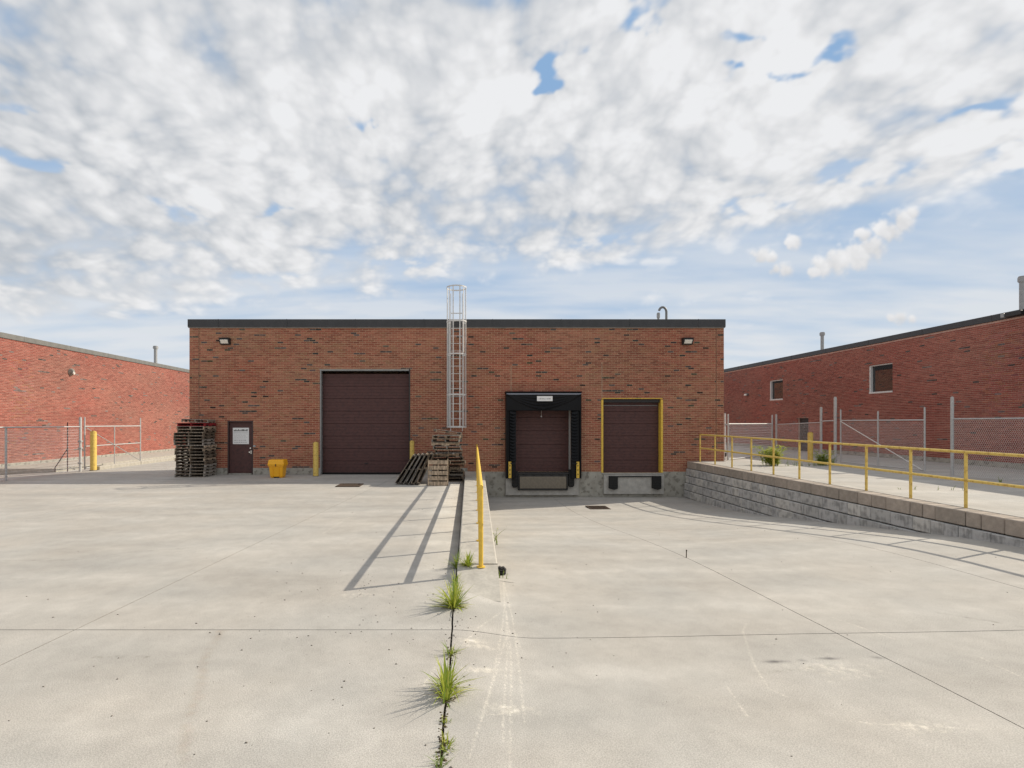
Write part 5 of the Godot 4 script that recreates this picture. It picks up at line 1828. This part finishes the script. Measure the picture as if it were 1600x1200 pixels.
# upright leafy weed: stems with leaves along them
func leafy(label: String, at: Vector3, stems: int, height: float, seed_: int, mats: Array, leaf := 0.09) -> void:
	var t := thing("leafy_weed", at, label, "weed", "weeds in the paving cracks")
	var r := RandomNumberGenerator.new()
	r.seed = seed_
	var st := MB.new()
	var lv := [MB.new(), MB.new()]
	for s in stems:
		var a := r.randf() * TAU
		var lean := r.randf_range(0.05, 0.9)
		var h := height * r.randf_range(0.30, 1.0)
		var root := Vector3(r.randfn() * 0.16 * height, -0.01, r.randfn() * 0.10 * height)
		var pts := []
		for k in 6:
			var q := k / 5.0
			pts.append(root + Vector3(cos(a) * lean * h * q * q * 0.8, h * q * (1.0 - 0.15 * lean * q), sin(a) * lean * h * q * q * 0.8))
		st.tube(pts, [0.006, 0.005, 0.005, 0.004, 0.003, 0.001], 5, false)
		for k in int(h / 0.035):
			var q := r.randf_range(0.12, 1.0)
			var i := mini(int(q * 5), 4)
			var p: Vector3 = (pts[i] as Vector3).lerp(pts[i + 1], q * 5 - i)
			var aa := r.randf() * TAU
			blade(lv[r.randi() % 2], p, Vector3(cos(aa), r.randf_range(0.1, 0.9), sin(aa)), leaf * r.randf_range(0.6, 1.4), leaf * 0.2, r.randf_range(0.3, 1.4))
	part(t, "stems", st.mesh(), M["leaf_1"])
	for m in 2:
		part(t, "leaves", lv[m].mesh(), M["leaf_%d" % mats[m]])

func make_weeds() -> void:
	var c := func(d: float) -> Vector3: return Vector3(crack_x(d), yard_y(crack_x(d), d) - 0.01, -d)
	tuft("broad pale-green tuft at the foot of the handrail's front post", c.call(7.12) + Vector3(0.16, 0.11, 0.0), 70, 0.26, 0.026, 1.1, 1)
	tuft("dark spiky tuft in the crack where the dividing wall begins", c.call(7.45), 60, 0.32, 0.017, 1.0, 2, "weeds in the paving cracks", 0.1, [1, 1, 0])
	tuft("narrow line of short grass growing up the crack behind the large tuft", c.call(6.45), 120, 0.20, 0.020, 0.9, 3, "weeds in the paving cracks", 0.45)
	tuft("large green grass tuft in the crack just behind the cross joint", c.call(5.85), 105, 0.40, 0.026, 1.25, 4, "weeds in the paving cracks", 0.06)
	tuft("small dark sprig in the crack in front of the cross joint", c.call(4.66), 30, 0.17, 0.012, 1.2, 5, "weeds in the paving cracks", 0.03, [1, 2, 0])
	tuft("large yellow-green grass tuft in the crack nearest the camera", c.call(3.98), 100, 0.34, 0.019, 1.15, 6, "weeds in the paving cracks", 0.13)
	tuft("tiny round green rosette in the crack below the nearest large tuft", c.call(3.60) + Vector3(0.01, 0, 0), 46, 0.06, 0.010, 1.3, 7)
	tuft("small wilted brown-green sprig near the bottom of the crack", c.call(3.32) + Vector3(0.03, 0.005, 0), 44, 0.11, 0.009, 1.2, 8, "weeds in the paving cracks", 0.06, [0, 1, 2])
	tuft("dry sprawling weed at the very bottom of the crack", c.call(3.14), 36, 0.15, 0.007, 1.5, 9, "weeds in the paving cracks", 0.05, [1, 1, 1])
	leafy("small leafy weed at the ramp side of the dividing wall", Vector3(wall_x(9.9) + 0.05, yard_y(0.75, 9.9), -9.9), 7, 0.42, 10, [0, 2], 0.06)
	leafy("tiny leafy weed at the ramp foot of the handrail's front post", Vector3(wall_x(7.35) + 0.05, yard_y(0.65, 7.35), -7.35), 5, 0.22, 11, [0, 1], 0.04)
	# soil pushed up in the crack
	var soil := MultiMeshInstance3D.new()
	soil.name = "crack_litter"
	var mm := MultiMesh.new()
	mm.transform_format = MultiMesh.TRANSFORM_3D
	var clod := MB.new()
	clod.tube([Vector3(0, 0, 0), Vector3(0, 0.35, 0), Vector3(0.1, 0.8, 0), Vector3(0, 1, 0)], [0.7, 1.0, 0.6, 0.1], 6)
	mm.mesh = clod.mesh()
	var q := RandomNumberGenerator.new()
	q.seed = 404
	var spots := [3.15, 3.32, 3.62, 3.98, 4.66, 5.85, 6.4]
	mm.instance_count = 420
	for i in 420:
		var d: float = spots[i % 7] + q.randfn() * 0.09
		var x := crack_x(d) + q.randfn() * 0.014
		var k := q.randf_range(0.003, 0.011)
		mm.set_instance_transform(i, Transform3D(Basis(Vector3.UP, q.randf() * TAU).scaled(Vector3(k * q.randf_range(0.8, 2.2), k * 0.7, k)), Vector3(x, minf(yard_y(x, d), 0.0) - 0.002 - (0.012 if absf(x - crack_x(d)) < 0.01 else 0.0), -d)))
	soil.multimesh = mm
	soil.material_override = M.dead_leaf
	add_child(soil)
	soil.set_meta("kind", "stuff")
	soil.set_meta("label", "brown soil and leaf litter along the weedy crack")
	soil.set_meta("category", "litter")
	# terrace
	leafy("big bright green leafy weed on the terrace behind the handrail", Vector3(11.75, terrace_y(11.75, 19.12), -19.12), 60, 0.82, 12, [0, 2], 0.20)
	leafy("dark green leafy weed beside the weathered terrace bollard", Vector3(13.95, terrace_y(13.95, 19.6), -19.6), 44, 0.62, 13, [1, 0], 0.16)
	leafy("low dark weed at the foot of the tall far gate post", Vector3(15.0, terrace_y(15.0, 20.5), -20.5), 12, 0.40, 14, [1, 1], 0.08)
	var r := RandomNumberGenerator.new()
	r.seed = 99
	var places := ["first", "second", "third", "fourth", "fifth", "sixth"]
	for i in 6:
		var x := 12.35 + i * 0.24
		leafy("%s thin weed from the left in the row beside the big leafy terrace weed" % places[i], Vector3(x, terrace_y(x, 19.1), -19.1), 4, r.randf_range(0.18, 0.36), 20 + i, [0, 1], 0.06)
	for i in 5:
		var x: float = [10.75, 11.15, 11.65, 12.05, 12.3][i]
		leafy("%s dry sprig from the left in the near terrace joint" % places[i], Vector3(x, terrace_y(x, 12.45), -12.45), 2, r.randf_range(0.10, 0.2), 40 + i, [1, 2], 0.04)
	for i in 3:
		var d: float = [10.2, 9.5, 14.4][i]
		leafy("%s low weed along the foot of the near terrace fence" % ["second", "nearest", "farthest"][i], Vector3(15.25, terrace_y(15.25, d), -d), 7, 0.22, 60 + i, [1, 0], 0.06)

# ---------------------------------------------------------------- the scene

func _ready() -> void:
	# camera: level, 2.1 m up, a 90 degree wide lens shifted a little right and up
	var cam := Camera3D.new()
	cam.name = "camera"
	cam.position = Vector3(0, 2.1, 0)
	add_child(cam)
	var near := 0.05
	cam.set_frustum(near * 1200.0 / 800.0, Vector2(85.0, 61.0) / 800.0 * near, near, 900.0)
	cam.current = true
	# sky, exposure
	var env := Environment.new()
	env.background_mode = Environment.BG_SKY
	env.sky = make_sky()
	env.tonemap_mode = Environment.TONE_MAPPER_LINEAR
	env.tonemap_exposure = 1.0
	env.sdfgi_enabled = true
	env.ssao_enabled = true
	env.ssil_enabled = true
	var we := WorldEnvironment.new()
	we.name = "environment"
	we.environment = env
	add_child(we)
	# sun: behind the warehouse, from the right
	var sun := DirectionalLight3D.new()
	sun.name = "sun"
	sun.basis = Basis.looking_at(Vector3(-1.40, -1.0, 0.52).normalized())
	sun.light_energy = 1.55
	sun.light_color = Color(1.0, 0.955, 0.88)
	sun.light_angular_distance = 0.5
	sun.shadow_enabled = true
	add_child(sun)
	print("sky ready")
	make_materials()
	print("materials ready")
	make_ground()
	make_main_building()
	make_neighbours()
	print("structure ready")
	make_dock_gear()
	make_facade_gear()
	make_furniture()
	make_pallets()
	make_fences()
	make_weeds()
